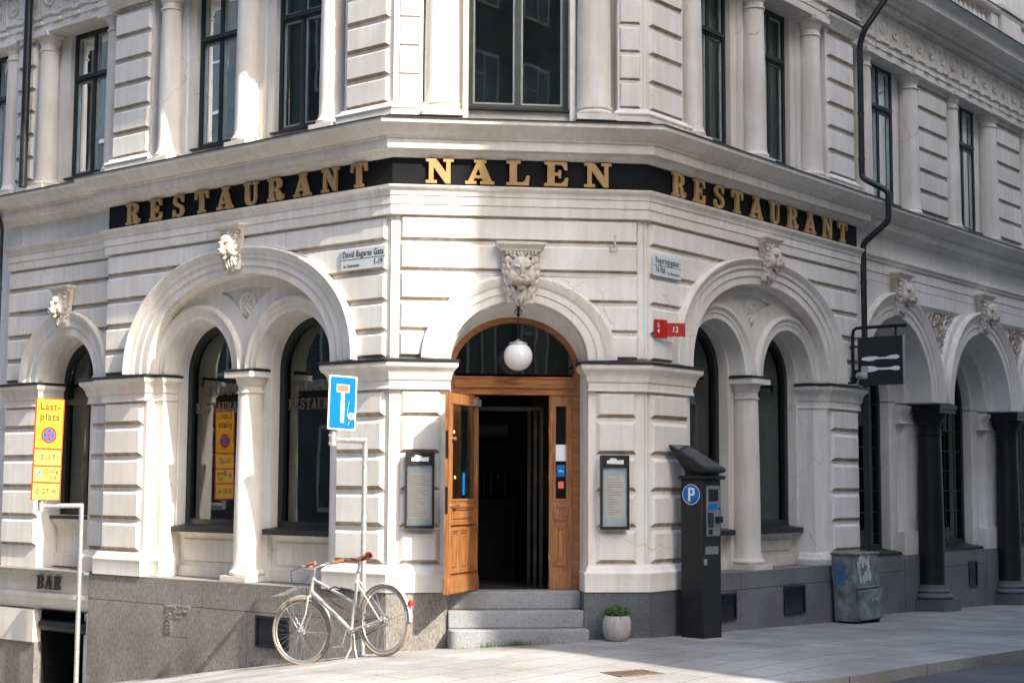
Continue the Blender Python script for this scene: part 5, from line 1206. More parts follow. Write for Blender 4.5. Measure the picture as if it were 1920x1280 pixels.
# drainpipes
def pipe(name, pts, r, label, brackets=(), cut=None):
    o = empty(name, pts[-1], label, 'drainpipe', None)
    # round the corners
    P = [Vector(p) for p in pts]; Q = [P[0]]
    for i in range(1, len(P)-1):
        a, b_, c_ = P[i-1], P[i], P[i+1]; rr = min(.06, (a-b_).length*.4, (c_-b_).length*.4); p0 = b_+(a-b_).normalized()*rr; p1 = b_+(c_-b_).normalized()*rr
        for k in range(6): t = k/5; Q.append((1-t)**2*p0+2*t*(1-t)*b_+t*t*p1)
    Q.append(P[-1]); m_ = MB(); m_.tube(Q, r, 16); m_.build('pipe', 'pipe', o)
    for p in brackets:
        m_ = MB(); m_.lathe(p, [(r+.006, -.015), (r+.006, .015)], 16); m_.build('bracket', 'pipe', o)
    o['group'] = 'black drainpipes on the white building'
    return o
g = gz(*R1(4.93, -.05, 0)[:2])
pipe('drainpipe', [R1(5.25, .50, 8.25), R1(4.90, .12, 7.50), R1(4.90, .05, 7.32), R1(4.90, .05, 5.56), R1(4.98, .37, 5.36), R1(4.98, .37, 4.98), R1(4.90, .05, 4.70), R1(4.90, .05, g)], .039, 'black drainpipe at the end of the right sign, bending round the cornice', [R1(4.90, .05, z) for z in (7.1, 6.4, 5.8, 4.2, 3.4, 2.3, 1.2)])
pipe('drainpipe', [L(6.50, .02, 8.3), L(6.50, .02, 5.38)], .052, 'black drainpipe between the upper columns at far left', [L(6.50, .02, z) for z in (6.0, 6.9)])
pipe('drainpipe', [L(6.98, .14, 5.2), L(6.98, .02, 4.9), L(6.98, .02, -1.1)], .052, 'black drainpipe at the left edge beside the single arched window', [L(6.98, .02, z) for z in (4.1, 2.9, 2.2)])

# fork and knife projecting sign
S0 = 4.70*1.03
o = empty('hanging_sign', R1(S0-.05, .12, 2.9), 'black projecting square sign with white knife and fork', 'sign')
# plate perpendicular to the wall
pf = Fx(R1(S0-.26, .02, 0), R1.n, -R1.u)
HS = .60
m_ = MB(); m_.box(pf, .10, .10+HS, -.03, .03, 2.86, 3.46); m_.build('plate', 'black', o)
m_ = MB(); m_.box(pf, .10+HS, .10+HS+.006, -.031, .031, 2.858, 3.462); m_.build('edge', 'meter_panel', o)
m_ = MB(); m_.tube([pf(.02, 0, 2.80), pf(.02, 0, 3.50), pf(.035, 0, 3.56), pf(.08, 0, 3.585), pf(.75, 0, 3.585)], .021, 10)
for a_ in (.18, .60): m_.box(pf, a_-.012, a_+.012, -.01, .01, 3.46, 3.565)
for zz in (2.95, 3.35): m_.box(pf, .02, .10, -.01, .01, zz-.012, zz+.012); m_.box(pf, -.15, .02, -.012, .012, zz-.012, zz+.012)
m_.build('bracket', 'iron', o)
def silhouette(P, z, name):
    q = MB(); q.prism(pf, [(.10+HS*x, z+y*HS) for x, y in P], .0302, .0335, 0); return q.build(name, 'paperw', o)
silhouette([(.08, 0), (.12, .03), (.25, .045), (.42, .045), (.47, .02), (.62, .02), (.72, .05), (.86, .062), (.92, .04), (.92, -.01), (.86, -.03), (.72, -.025), (.60, -.015), (.40, -.018), (.36, -.045), (.25, -.05), (.12, -.03)], 3.19, 'knife')
silhouette([(.08, .06), (.30, .06), (.38, .05), (.45, .02), (.72, .02), (.84, .05), (.92, .035), (.94, .0), (.92, -.035), (.84, -.05), (.72, -.025), (.45, -.02), (.38, -.05), (.30, -.06), (.08, -.06), (.08, -.045), (.24, -.045), (.24, -.03), (.08, -.03), (.08, -.012), (.24, -.012), (.24, .005), (.08, .005), (.08, .022), (.24, .022), (.24, .042), (.08, .042)], 3.06, 'fork')
# security camera
o = empty('security_camera', R1(4.45, .12, 2.88), 'small grey cylindrical camera on the right pier capital', 'camera')
m_ = MB(); m_.lathe(R1(4.56, .17, 2.985), [(.045, -.08), (.048, -.06), (.045, .07), (.03, .075)], 16, axis=(R1.n*.8-R1.u*.5)); m_.build('housing', 'sash', o)
m_ = MB(); m_.tube([R1(4.56, .10, 2.875), R1(4.56, .14, 2.95)], .012, 8); m_.box(R1, 4.48, 4.66, .02, .14, 2.860, 2.876); m_.build('mount', 'sash', o)
o = empty('cable_box', R1(S0-.09, .02, 2.88), 'black junction box between camera and knife and fork sign', 'box')
m_ = MB(); m_.box(R1, S0-.16, S0-.03, .005, .09, 2.90, 3.07); m_.build('box', 'black', o)
# pot plant on the window sill inside the second left window
def plant(fr, s, d, z, lab):
    o = empty('potted_plant', fr(s, d, z), lab, 'plant'); m_ = MB(); m_.lathe(fr(s, d, z), [(.055, 0), (.085, .13), (.092, .13), (.092, .16), (.08, .16), (.075, .14)], 18); m_.build('pot', 'terracotta', o)
    m_ = MB(); rnd = random.Random(2)
    for k in range(26):
        a = rnd.uniform(0, 2*pi); ln = rnd.uniform(.2, .48); sp = rnd.uniform(.02, .14); P = [fr(s, d, z+.14)+Vector((cos(a)*sp*t*t, sin(a)*sp*t*t, ln*t)) for t in (0, .3, .6, .85, 1)]
        n_ = Vector((-sin(a), cos(a), 0)); wd = [.008, .012, .012, .008, .001]
        m_.strip([p-n_*w_ for p, w_ in zip(P, wd)], [p+n_*w_ for p, w_ in zip(P, wd)])
    m_.build('leaves', 'leaf', o, merge=False, recalc=False); return o
plant(L, 1.72, -.72, 1.16, 'spiky plant in a terracotta pot behind the window nearest the corner')

# ================================================================ GROUND
def kerb_path():
    P = [R1(60, 2.92, 0), R1(0, 2.92, 0), R1(-1.0, 2.85, 0), R1(-1.6, 2.70, 0), R1(-2.1, 2.48, 0), R1(-2.75, 2.15, 0)]
    Lp = [(-4.0, 1.6), (-3.75, 2.4), (-3.3, 3.2), (-2.6, 3.8), (-1.6, 4.2), (-.4, 4.3), (4, 4.3), (40, 4.3)]
    P += [L(a, b_, 0) for a, b_ in Lp]
    # resample with smoothing
    out = []
    for i in range(len(P)-1):
        p0 = P[max(i-1, 0)]; p1 = P[i]; p2 = P[i+1]; p3 = P[min(i+2, len(P)-1)]; n = max(2, int((p2-p1).length/.35)); n = min(n, 60)
        for k in range(n):
            t = k/n
            if (p2-p1).length > 3: out.append(p1.lerp(p2, t)); continue
            out.append(.5*((2*p1)+(p2-p0)*t+(2*p0-5*p1+4*p2-p3)*t*t+(3*p1-p0-3*p2+p3)*t**3) if (p1-p0).length < 3 and (p3-p2).length < 5 else p1.lerp(p2, t))
    out.append(P[-1]); return out
KP = kerb_path()
def offset_path(P, d):
    o = []
    for i in range(len(P)):
        t = (P[min(i+1, len(P)-1)]-P[max(i-1, 0)]); t.z = 0; t.normalize(); n_ = Vector((t.y, -t.x, 0)); o.append(P[i]+n_*d)
    return o
# find inward side
KI = offset_path(KP, .30)
if (KI[len(KP)//2]-C1).length > (KP[len(KP)//2]-C1).length: KI = offset_path(KP, -.30)
def zof(p, dz=0): return Vector((p.x, p.y, gz(p.x, p.y)+dz))
m_ = MB()
m_.strip([zof(p, .004) for p in KP], [zof(p, .004) for p in KI]); m_.strip([zof(p, -.10) for p in KP], [zof(p, .004) for p in KP])
k_ = m_.build('kerb', 'kerb'); tag(k_, kind='structure')
# pavement from the kerb to under the building
IN = []
for p in KI:
    v = (p-C2).dot(R.u); t = (p-C1).dot(L.u)
    if v > 0: q = R1(v, -.7, 0)
    elif t > 0: q = L(t, -.8, 0)
    else: q = C(max(.2, min(2.4, (p-C1).dot(C.u))), -.5, 0)
    IN.append(q)
m_ = MB(); N_ = 22; rows = [[zof(a.lerp(b_, k/N_)) for a, b_ in zip(KI, IN)] for k in range(N_+1)]
for r0, r1 in zip(rows[:-1], rows[1:]): m_.strip(r0, r1)
tag(m_.build('pavement', 'pave', ang=80), kind='structure')
m_ = MB(); xs = [-120, -60, -30, -20, -15]+[-12+i*.6 for i in range(44)]+[18, 25, 40, 70, 120]; ys = [-120, -60, -30, -15]+[-8+i*.6 for i in range(60)]+[32, 40, 60, 90, 130]
vs = [Vector((x, y, max(gz(x, y), -9)-.095)) for y in ys for x in xs]; nx = len(xs)
m_.add(vs, [(j*nx+i, j*nx+i+1, (j+1)*nx+i+1, (j+1)*nx+i) for j in range(len(ys)-1) for i in range(nx-1)])
tag(m_.build('road', 'asphalt', ang=80), kind='structure')
# drain cover in the pavement
mc = Vector((1.02, 12.98, 0)); zc_ = gz(mc.x, mc.y)
o = empty('manhole_cover', (mc.x, mc.y, zc_), 'small rusty iron cover set in the sunlit pavement', 'manhole cover')
fm = Fx(Vector((mc.x, mc.y, zc_)), az(60), az(150)); m_ = MB(); m_.box(fm, -.22, .22, -.16, .16, -.01, .005)
for k in range(8): m_.box(fm, -.19+.05*k, -.165+.05*k, -.13, .13, .004, .009)
m_.build('lid', mat('rusty_iron', (.20, .13, .09), .8, .2, var=.4, vscale=20), o)
# grass tufts at the step
m_ = MB(); rnd = random.Random(9)
for s0, n_, sp in ((1.27, 110, .16), (.98, 50, .1), (.75, 20, .1), (.2, 25, .3), (-.3, 30, .4), (1.6, 20, .2)):
    for k in range(n_):
        p = C(s0+rnd.gauss(0, sp*.5), .30+rnd.uniform(-.02, .05) if s0 > .6 else .06+rnd.uniform(0, .05), 0); p = zof(p); h = rnd.uniform(.02, .075)*(1 if s0 in (1.27, .98) else .5); a = rnd.uniform(0, 6.3); v = Vector((cos(a), sin(a), 0)); ln = Vector((rnd.uniform(-.5, .5), rnd.uniform(-.5, .5), 1))*h
        m_.add([p-v*.004, p+v*.004, p+ln], [(0, 1, 2)])
tag(m_.build('grass', 'grass', merge=False, recalc=False), 'tufts of grass and weeds growing at the foot of the entrance steps', 'grass', kind='stuff')

# ================================================================ STREET FURNITURE
def sign_post(fr, s, dpole, darm, ztop, label, r=.028):
    g_ = gz(*fr(s, dpole, 0)[:2]); o = empty('sign_post', fr(s, dpole, g_), label, 'sign', 'cranked sign posts')
    m_ = MB(); m_.tube([fr(s, dpole, g_-.05), fr(s, dpole, ztop)], r, 14); m_.tube([fr(s, dpole-.0, ztop-.01), fr(s, darm, ztop-.012)], r, 14); m_.ell(fr(s, dpole, ztop-.008), r*1.02, r*1.02, r*1.02, None, 12, 8)
    m_.build('pole', 'galv', o)
    m_ = MB(); m_.tube([fr(s, darm, ztop-.07), fr(s, darm, ztop+.06)], r*1.35, 14); m_.tube([fr(s, darm, ztop+.06), fr(s, darm, ztop+.13)], r*1.05, 14)
    for zz in (ztop-.045, ztop+.03): m_.tube([fr(s, darm, zz), fr(s, darm+.06, zz)], .006, 6)
    m_.build('clamp', 'galv', o)
    m_ = MB(); m_.lathe(fr(s, dpole, g_), [(.07, -.02), (.07, .015), (.045, .02)], 16); m_.build('base_plate', 'galv', o)
    return o
def sign_frame(fr, s, d, z, yaw=0, tilt=0, roll=0):
    """plate frame: local x to the viewer's right, z up, facing down the street to the corner"""
    n_ = Matrix.Rotation(radians(yaw), 3, 'Z') @ (-fr.u); r_ = Vector((0, 0, 1)).cross(n_)
    Z = Vector((0, 0, 1)); Z = Matrix.Rotation(radians(roll), 3, n_) @ Z; r_ = Matrix.Rotation(radians(roll), 3, n_) @ r_
    class T:
        k = 1
        def __call__(q, a, dd, zz): return fr(s, d, z)+r_*a+n_*dd+Z*zz
    t = T(); t.r, t.n, t.u, t.Z = r_, n_, r_, Z
    return t
def m4of(t, p):
    m = Matrix.Identity(4)
    for i in range(3): m[i][0] = t.r[i]; m[i][1] = t.Z[i]; m[i][2] = t.n[i]; m[i][3] = p[i]
    return m
def disc(t, x, z, r0, r1, d, m, parent, name, seg=36):
    q = MB(); A = [t(x+r0*cos(2*pi*i/seg), d, z+r0*sin(2*pi*i/seg)) for i in range(seg)]
    if r1:
        Bq = [t(x+r1*cos(2*pi*i/seg), d, z+r1*sin(2*pi*i/seg)) for i in range(seg)]; q.strip(A, Bq, True)
    else: q.poly(A)
    return q.build(name, m, parent)
def bar(t, x, z, ln, wd, ang, d, m, parent, name):
    q = MB(); c_, s_ = cos(radians(ang)), sin(radians(ang)); P = [(-ln/2, -wd/2), (ln/2, -wd/2), (ln/2, wd/2), (-ln/2, wd/2)]
    q.poly([t(x+a*c_-b_*s_, d, z+a*s_+b_*c_) for a, b_ in P]); return q.build(name, m, parent)
# yellow loading-bay sign
P2 = sign_post(L, 4.68, .27, .82, 1.345, 'grey cranked post at far left carrying the yellow loading bay sign')
t = sign_frame(L, 4.63, .83, 0, yaw=-7, roll=-1.2); x0, x1, zb_, zt_ = -.178, .178, 1.40, 2.565
SG = empty('loading_bay_sign', t(0, 0, zb_), 'tall yellow and red Lastplats parking sign on the far left post', 'sign')
m_ = MB(); m_.box(t, x0, x1, -.012, 0, zb_, zt_); m_.build('plate', 'signred', SG)
rows = [(1.985, 2.565, 'signyellow'), (1.79, 1.985, 'signpale'), (1.60, 1.79, 'signpale'), (1.40, 1.60, 'signpale')]
for a_, b_, mm_ in rows:
    q = MB(); q.box(t, x0+.014, x1-.014, 0, .0025, a_+.010, b_-.010); q.build('panel', mm_, SG)
text('lettering', 'Last-\nplats', .118, None, 0, 0, 0, 'ink', SG, .001, 1.0, M4=m4of(t, t(0, .0035, 2.41)), spacing=1.1)
text('lettering', '7-17', .092, None, 0, 0, 0, 'ink', SG, .001, 1.0, M4=m4of(t, t(0, .0035, 1.885)), spacing=1.15)
text('lettering', 'Övrig\n  tid', .072, None, 0, 0, 0, 'ink', SG, .001, 1.0, M4=m4of(t, t(.050, .0035, 1.695)), spacing=1.1)
text('lettering', '0-27 m', .082, None, 0, 0, 0, 'ink', SG, .001, 1.0, M4=m4of(t, t(.0, .0035, 1.50)), spacing=1.1)
disc(t, 0, 2.145, .085, 0, .0032, 'signblue', SG, 'symbol'); disc(t, 0, 2.145, .095, .072, .0038, 'signred', SG, 'symbol'); bar(t, 0, 2.145, .15, .020, 45, .0042, 'signred', SG, 'symbol'); bar(t, 0, 2.145, .15, .020, -45, .0046, 'signred', SG, 'symbol')
disc(t, -.105, 1.705, .027, 0, .0032, 'signblue', SG, 'symbol'); bar(t, -.105, 1.705, .05, .008, -45, .0036, 'paperw', SG, 'symbol')
# blue dead-end sign
P1 = sign_post(L, -.02, .36, .80, 2.035, 'grey cranked post beside the bicycle carrying the blue sign')
t = sign_frame(L, -.075, .81, 0, yaw=-14, roll=-1.5); hw = .155; zb_, zt_ = 2.12, 2.64
SD = empty('dead_end_sign', t(0, 0, zb_), 'blue dead end sign with white T and red bar on the cranked post', 'sign')
def rrect(t, x0, x1, z0, z1, r, d0, d1, m, parent, name):
    P = []
    for cx, cz, a0 in ((x1-r, z1-r, 0), (x0+r, z1-r, 90), (x0+r, z0+r, 180), (x1-r, z0+r, 270)): P += [(cx+r*cos(radians(a0+k*15)), cz+r*sin(radians(a0+k*15))) for k in range(7)]
    q = MB(); q.prism(t, P, d0, d1, 0, True, True); return q.build(name, m, parent)
rrect(t, -hw, hw, zb_, zt_, .012, -.012, 0, 'paperw', SD, 'plate'); rrect(t, -hw+.014, hw-.014, zb_+.014, zt_-.014, .02, 0, .0025, 'signblue', SD, 'face')
q = MB(); q.box(t, -.020, .020, .0026, .004, 2.19, 2.48); q.box(t, -.07, .07, .0026, .004, 2.48, 2.555); q.build('symbol', 'paperw', SD); q = MB(); q.box(t, -.062, .062, .004, .0055, 2.486, 2.549); q.build('red_bar', 'coral', SD)
disc(t, .10, 2.255, .034, 0, .0035, 'paper', SD, 'sticker'); disc(t, .10, 2.255, .016, 0, .0045, 'coral', SD, 'sticker')
q = MB(); q.tube([t(.055, .003, 2.25), t(.062, .003, 2.33), t(.075, .003, 2.40)], .0018, 6); q.tube([t(.07, .003, 2.17), t(.08, .003, 2.20)], .003, 6); q.build('scratches', 'street', SD)

# parking meter
m0 = Fx(R1(.41, .13, 0), R1.u, R1.n); g = gz(*m0(.2, .13, 0)[:2])-.01
PM = empty('parking_meter', m0(.19, .13, g), 'tall dark parking meter with solar panel and round blue P sign', 'parking meter')
def mbox(a, b_, c_, d_, e_, f_, m, name, bw=0, parent=PM):
    q = MB(); q.box(m0, a, b_, c_, d_, e_, f_); o = q.build(name, m, parent)
    if bw: bevel(o, bw)
    return o
MWd, MDp = .37, .26
mbox(0, MWd, 0, MDp, g, 1.670, 'meter', 'body', .012); mbox(.01, MWd-.01, .02, MDp+.004, g+.0, g+.18, 'meter', 'base')
mbox(.012, MWd-.012, MDp, MDp+.003, .60, .605, 'black', 'seam'); 
q = MB(); q.box(m0, -.02, MWd+.02, -.02, MDp+.05, 1.670, 1.710); o = q.build('hood', 'meter', PM); bevel(o, .012)
mbox(.04, MWd-.04, .03, MDp-.02, 1.710, 1.790, 'meter', 'neck')
# solar head: wedge, high at the back-left, facing up
q = MB(); A = [m0(-.13, -.02, 2.03), m0(.14, -.18, 1.98), m0(MWd+.13, MDp-.05, 1.76), m0(.02, MDp+.14, 1.79)]
cen = m0(.17, .08, 1.62)
tp = [m0(-.08, -.09, 2.03), m0(.31, -.09, 2.03), m0(.31, .36, 1.78), m0(-.08, .36, 1.78)]
bt = [m0(.05, .03, 1.74), m0(MWd-.08, .03, 1.74), m0(MWd-.08, MDp-.03, 1.72), m0(.05, MDp-.03, 1.72)]
tl = [v-Vector((0, 0, .035)) for v in tp]
q.add(tp+tl+bt, [(0, 1, 2, 3), (0, 1, 5, 4), (1, 2, 6, 5), (2, 3, 7, 6), (3, 0, 4, 7), (4, 5, 9, 8), (5, 6, 10, 9), (6, 7, 11, 10), (7, 4, 8, 11), (8, 9, 10, 11)]); o = q.build('solar_head', 'meter', PM); bevel(o, .008)
q = MB(); nn_ = (tp[1]-tp[0]).cross(tp[3]-tp[0]).normalized()
if nn_.z < 0: nn_ = -nn_
ct = sum(tp, Vector())/4; for_ = [ct+(v-ct)*.90+nn_*.004 for v in tp]; q.add(for_, [(0, 1, 2, 3)]); q.build('solar_panel', 'solar', PM)
q = MB()
for k in range(1, 6): q.tube([for_[0].lerp(for_[3], k/6)+nn_*.001, for_[1].lerp(for_[2], k/6)+nn_*.001], .0012, 4)
for k in range(1, 4): q.tube([for_[0].lerp(for_[1], k/4)+nn_*.001, for_[3].lerp(for_[2], k/4)+nn_*.001], .0012, 4)
q.build('cell_lines', 'meter_panel', PM)
# control panel on the street side
P0 = MDp+.001
mbox(.075, .335, MDp, P0+.008, 1.090, 1.605, 'meter_panel', 'control_panel'); mbox(.115, .30, P0+.008, P0+.012, 1.445, 1.570, 'screen', 'screen'); mbox(.11, .29, P0+.008, P0+.011, 1.355, 1.425, 'signblue', 'info_label')
mbox(.10, .20, P0+.008, P0+.014, 1.180, 1.330, 'screen', 'ticket_slot'); mbox(.11, .19, P0+.014, P0+.0145, 1.190, 1.320, 'solar', 'slot_flap'); mbox(.11, .18, P0+.008, P0+.014, 1.105, 1.160, 'black', 'coin_return'); mbox(.24, .335, P0+.008, P0+.045, 1.225, 1.290, 'black', 'card_reader')
q = MB(); q.lathe(m0(.285, P0+.045, 1.257), [(.02, 0), (.022, .01), (.012, .02)], 14, axis=R1.n); q.build('button', 'black', PM)
mbox(.305, .325, P0+.008, P0+.012, 1.360, 1.380, 'black', 'key_slot')
mbox(-.0015, .0, .03, MDp-.03, .62, .624, 'black', 'seam'); mbox(.03, .09, MDp, MDp+.0015, .80, .86, 'galv', 'sticker'); mbox(.06, .31, MDp, MDp+.0015, .905, .985, 'meter_panel', 'instruction_plate')
for sx_, sz_ in ((.085, 1.10), (.325, 1.10), (.085, 1.595), (.325, 1.595)):
    q = MB(); q.lathe(m0(sx_, P0+.008, sz_), [(.006, 0), (.005, .003)], 10, axis=R1.n); q.build('screw', 'iron', PM)
# P disc on the left face
tm = Fx(m0(0, .13, 0), R1.n, -R1.u); tm.Z = Vector((0, 0, 1))
disc(tm, 0, 1.515, .105, 0, .001, 'paperw', PM, 'disc_rim'); disc(tm, 0, 1.515, .098, 0, .002, 'signblue', PM, 'disc')
q = MB(); q.box(tm, -.035, -.010, .002, .004, 1.445, 1.585); q.box(tm, -.010, .02, .002, .004, 1.562, 1.585); q.box(tm, -.010, .02, .002, .004, 1.502, 1.525); q.box(tm, .018, .042, .002, .0045, 1.507, 1.580); q.build('letter_p', 'paperw', PM)

# utility cabinet, leaning a little, with sprayed side and torn posters
c0 = Fx(R1(3.92, .08, 0), (R1.u-R1.n*.03).normalized(), (R1.n+R1.u*.03).normalized()); g = gz(*c0(.3, .2, 0)[:2])
UC_ = empty('utility_cabinet', c0(.35, .15, g), 'battered grey metal utility cabinet with torn posters and blue spray paint', 'cabinet')
def lean(a, d, z): return c0(a-.05*(z-g), d-.03*(z-g), z)
class LF: k = 1
lf = LF(); lf.__class__.__call__ = lambda s_, a, d, z: lean(a, d, z)
q = MB(); q.box(lf, .0, .72, 0, .28, g+.03, g+.82); q.box(lf, -.015, .735, -.01, .30, g+.82, g+.845); o = q.build('body', 'cabinet', UC_); bevel(o, .006)
q = MB(); q.box(lf, .03, .72, .28, .315, g+.05, g+.40); q.box(lf, .03, .70, .28, .30, g+.42, g+.44); q.box(lf, .0, .72, .28, .292, g+.20, g+.212); o = q.build('lower_door', 'cabinet', UC_); bevel(o, .005)
for x in (.04, .62): q = MB(); q.box(lf, x, x+.07, .02, .27, g-.03, g+.03); q.build('foot', 'iron', UC_)
q = MB(); rnd = random.Random(4)
for k in range(26):
    x = .10+rnd.uniform(0, .36); z = g+.50+rnd.uniform(0, .30)
    if .22 < x < .36 and g+.58 < z < g+.70: continue
    P = [(x+rnd.uniform(.02, .06)*cos(a), z+rnd.uniform(.02, .07)*sin(a)) for a in [i*2*pi/8 for i in range(8)]]; q.prism(lf, P, .2805+.0004*k, .2808+.0004*k, 0)
for k in range(5): x = .40+.04*k; q.box(lf, x, x+.012+.01*(k % 2), .3155, .3165, g+.26+.012*(k % 3), g+.285+.014*(k % 2))
q.build('torn_poster', 'poster', UC_)
q = MB(); lp = Fx(c0(0, 0, 0), c0.n, -c0.u)
for k in range(90):
    x = .10+rnd.gauss(0, .055); z = g+.58+rnd.gauss(0, .07); r0 = rnd.uniform(.004, .024); x = min(max(x, .03), .25); q.add([lean(-.001-.0001*k, x+r0*cos(a), z+r0*sin(a)) for a in [i*2*pi/10 for i in range(10)]], [tuple(range(10))])
q.build('spray_paint', 'bluepaint', UC_)

# planter
pc = C(2.27, .22, 0); g = gz(pc.x, pc.y)
PL = empty('planter', (pc.x, pc.y, g), 'small rounded whitish concrete pot with green plant right of the steps', 'planter')
q = MB(); q.lathe((pc.x, pc.y, g), [(.085, 0), (.11, .015), (.132, .06), (.142, .12), (.140, .18), (.128, .235), (.122, .245), (.112, .245), (.112, .21)], 36, cap=False); q.add([Vector((pc.x+.085*cos(i), pc.y+.085*sin(i), g+.001)) for i in [k*2*pi/20 for k in range(20)]], [tuple(range(20))]); q.build('pot', 'pot', PL)
q = MB(); q.lathe((pc.x, pc.y, g+.215), [(.112, 0), (.06, .01), (.001, .012)], 24, cap=False); q.build('soil', 'soil', PL)
q = MB(); rnd = random.Random(11)
for k in range(700):
    a = rnd.uniform(0, 2*pi); rr = .122*math.sqrt(rnd.random()); h = rnd.uniform(.0, .095)*(1.2-rr*3.5); p = Vector((pc.x+rr*cos(a), pc.y+rr*sin(a), g+.225+h)); v = Vector((rnd.uniform(-1, 1), rnd.uniform(-1, 1), rnd.uniform(-.3, 1))).normalized(); s_ = v.orthogonal().normalized()*.009; ln = v*rnd.uniform(.018, .036)
    q.add([p, p+ln*.5+s_, p+ln, p+ln*.5-s_], [(0, 1, 2, 3)])
q.build('foliage', 'leaf', PL, merge=False, recalc=False)

# ================================================================ BICYCLE
RW = L(-.46, .52, 0); RW.z = .345-.022; FW = L(.65, .52, 0); FW.z = .345-.195
BK = empty('bicycle', (RW+FW)/2-Vector((0, 0, .345)), 'silver city bicycle with cream tyres, tan saddle and grips, leaning on the sign post', 'bicycle')
ux = (FW-RW).normalized(); sidev = Vector((0, 0, 1)).cross(ux).normalized()    # horizontal side vector
if sidev.dot(L.n) < 0: sidev = -sidev
lean_a = radians(3.0); upv = (ux.cross(sidev)); upv = upv if upv.z > 0 else -upv
upv = (upv*cos(lean_a)-sidev*sin(lean_a)).normalized(); sv = (sidev*cos(lean_a)+upv*0).normalized(); sv = (sv-upv*sv.dot(upv)).normalized()
def bp(x, y, z): return RW+ux*x+sv*y+upv*z        # x forward from rear axle, z up from axle
WB = (FW-RW).length
RWc = .335
def wheel(ctr, axis, parent, front=True):
    w_ = MB(); w_.torus(ctr, axis, RWc-.018, .018, 72, 10); o = w_.build('tyre', 'cream', parent)
    w_ = MB(); w_.torus(ctr, axis, RWc-.044, .013, 72, 8); w_.build('rim', 'chrome', parent)
    ax = axis.normalized(); X = ax.orthogonal().normalized(); Y = ax.cross(X); w_ = MB()
    for i in range(32):
        a = 2*pi*i/32; sgn = 1 if i % 2 else -1; off = .28*(1 if i % 4 < 2 else -1)
        p0 = ctr+ax*(sgn*.026)+X*(.022*cos(a+off*4))+Y*(.022*sin(a+off*4)); p1 = ctr+X*((RWc-.05)*cos(a))+Y*((RWc-.05)*sin(a)); w_.tube([p0, p1], .0016, 4)
    w_.build('spokes', 'chrome', parent)
    w_ = MB(); r_ = .026 if front else .045; w_.lathe(ctr-ax*.035, [(r_*.9, 0), (r_, .006), (r_*.6, .014), (r_*.6, .056), (r_, .064), (r_*.9, .07)], 18, axis=ax); w_.tube([ctr-ax*.07, ctr+ax*.07], .006, 8); w_.build('hub', 'chrome', parent)
def child(name): 
    o = bpy.data.objects.new(name, None); COL.objects.link(o); o.parent = BK; o.empty_display_size = .1; return o
rw = child('rear_wheel'); wheel(RW, sv, rw, False)
head_t, head_b = bp(WB-.20, 0, .50), bp(WB-.155, 0, .36)
st_ax = (head_t-head_b).normalized(); steer = radians(17)
SM = Matrix.Rotation(steer, 3, st_ax)
def stp(p): return head_b+SM @ (p-head_b)
fw_c = stp(bp(WB, 0, 0)); fax = SM @ sv
fw = child('front_wheel'); wheel(fw_c, fax, fw, True)
seat_t, bb = bp(.305, 0, .49), bp(.44, 0, -.055)
f_ = MB()
f_.tube([head_b-(head_t-head_b).normalized()*.02, head_t+(head_t-head_b).normalized()*.01], .021, 14)
f_.tube([head_b+(head_t-head_b)*.12, bb], .020, 14)
tt = head_b+(head_t-head_b)*.92
f_.tube([tt, bp(.375, 0, .20)], .015, 12)
f_.tube([bb, seat_t], .0165, 12); f_.lathe(bb-sv*.036, [(.026, 0), (.026, .072)], 16, axis=sv)
for y in (-.048, .048):
    f_.tube([bp(.325, y*.5, .41), bp(0, y*1.2, 0)], .0085, 8); f_.tube([bb+sv*(y*.6), bp(0, y*1.2, 0)], .010, 8)
    f_.lathe(bp(0, y*1.2, 0), [(.016, -.005), (.016, .005)], 10, axis=sv)
f_.build('frame', 'silver', BK)
f_ = MB()
cr = head_b-st_ax*.035
for y in (-.055, .055):
    top_ = stp(cr+sv*y); mid = stp(bp(WB-.10, y, .17)); end = stp(bp(WB, y, 0)); f_.tube([top_, mid, end], .012, 10, r2=.008)
f_.tube([stp(cr-sv*.055), stp(cr+sv*.055)], .016, 10); f_.build('fork', 'silver', BK)
f_ = MB(); f_.tube([head_t, head_t+st_ax*.10], .012, 10); sq = stp(head_t+st_ax*.10+ux*.055); f_.tube([head_t+st_ax*.10, sq], .013, 10)
H0 = sq
def hb(y, x, z): return H0+(SM @ (sv*y))+(SM @ (ux*x))+upv*z
bars = [hb(-.27, -.17, .04), hb(-.25, -.10, .035), hb(-.20, -.02, .025), hb(-.10, .02, .005), hb(0, .0, 0), hb(.10, .02, .005), hb(.20, -.02, .025), hb(.25, -.10, .035), hb(.27, -.17, .04)]
f_.tube(bars, .011, 10); f_.build('handlebar', 'chrome', BK)
for s_ in (0, -1):
    a_, b_ = (bars[0], bars[1]) if s_ == 0 else (bars[-1], bars[-2]); d_ = (a_-b_).normalized(); f_ = MB(); f_.tube([b_, a_+d_*.05], .0175, 12); f_.build('grip', 'leather', BK)
    f_ = MB(); o_ = hb(-.24 if s_ == 0 else .24, -.05, .03); f_.tube([o_, o_+(SM @ ux)*-.02+upv*-.02+(SM @ ux)*.02, a_-upv*.055], .0045, 6); f_.build('brake_lever', 'chrome', BK)
f_ = MB(); f_.lathe(hb(0, 0, .015), [(.022, 0), (.022, .008), (.014, .022), (.001, .026)], 14, axis=upv); f_.build('bell', 'leather', BK)
f_ = MB()
for y in (-.2, .2):
    f_.tube([hb(y, -.0, .02), hb(y*1.05, .10, .0), hb(y*.7, .14, -.10), hb(y*.2, .08, -.22), stp(cr)+ux*.03], .003, 6)
f_.build('cable', 'rubber', BK)
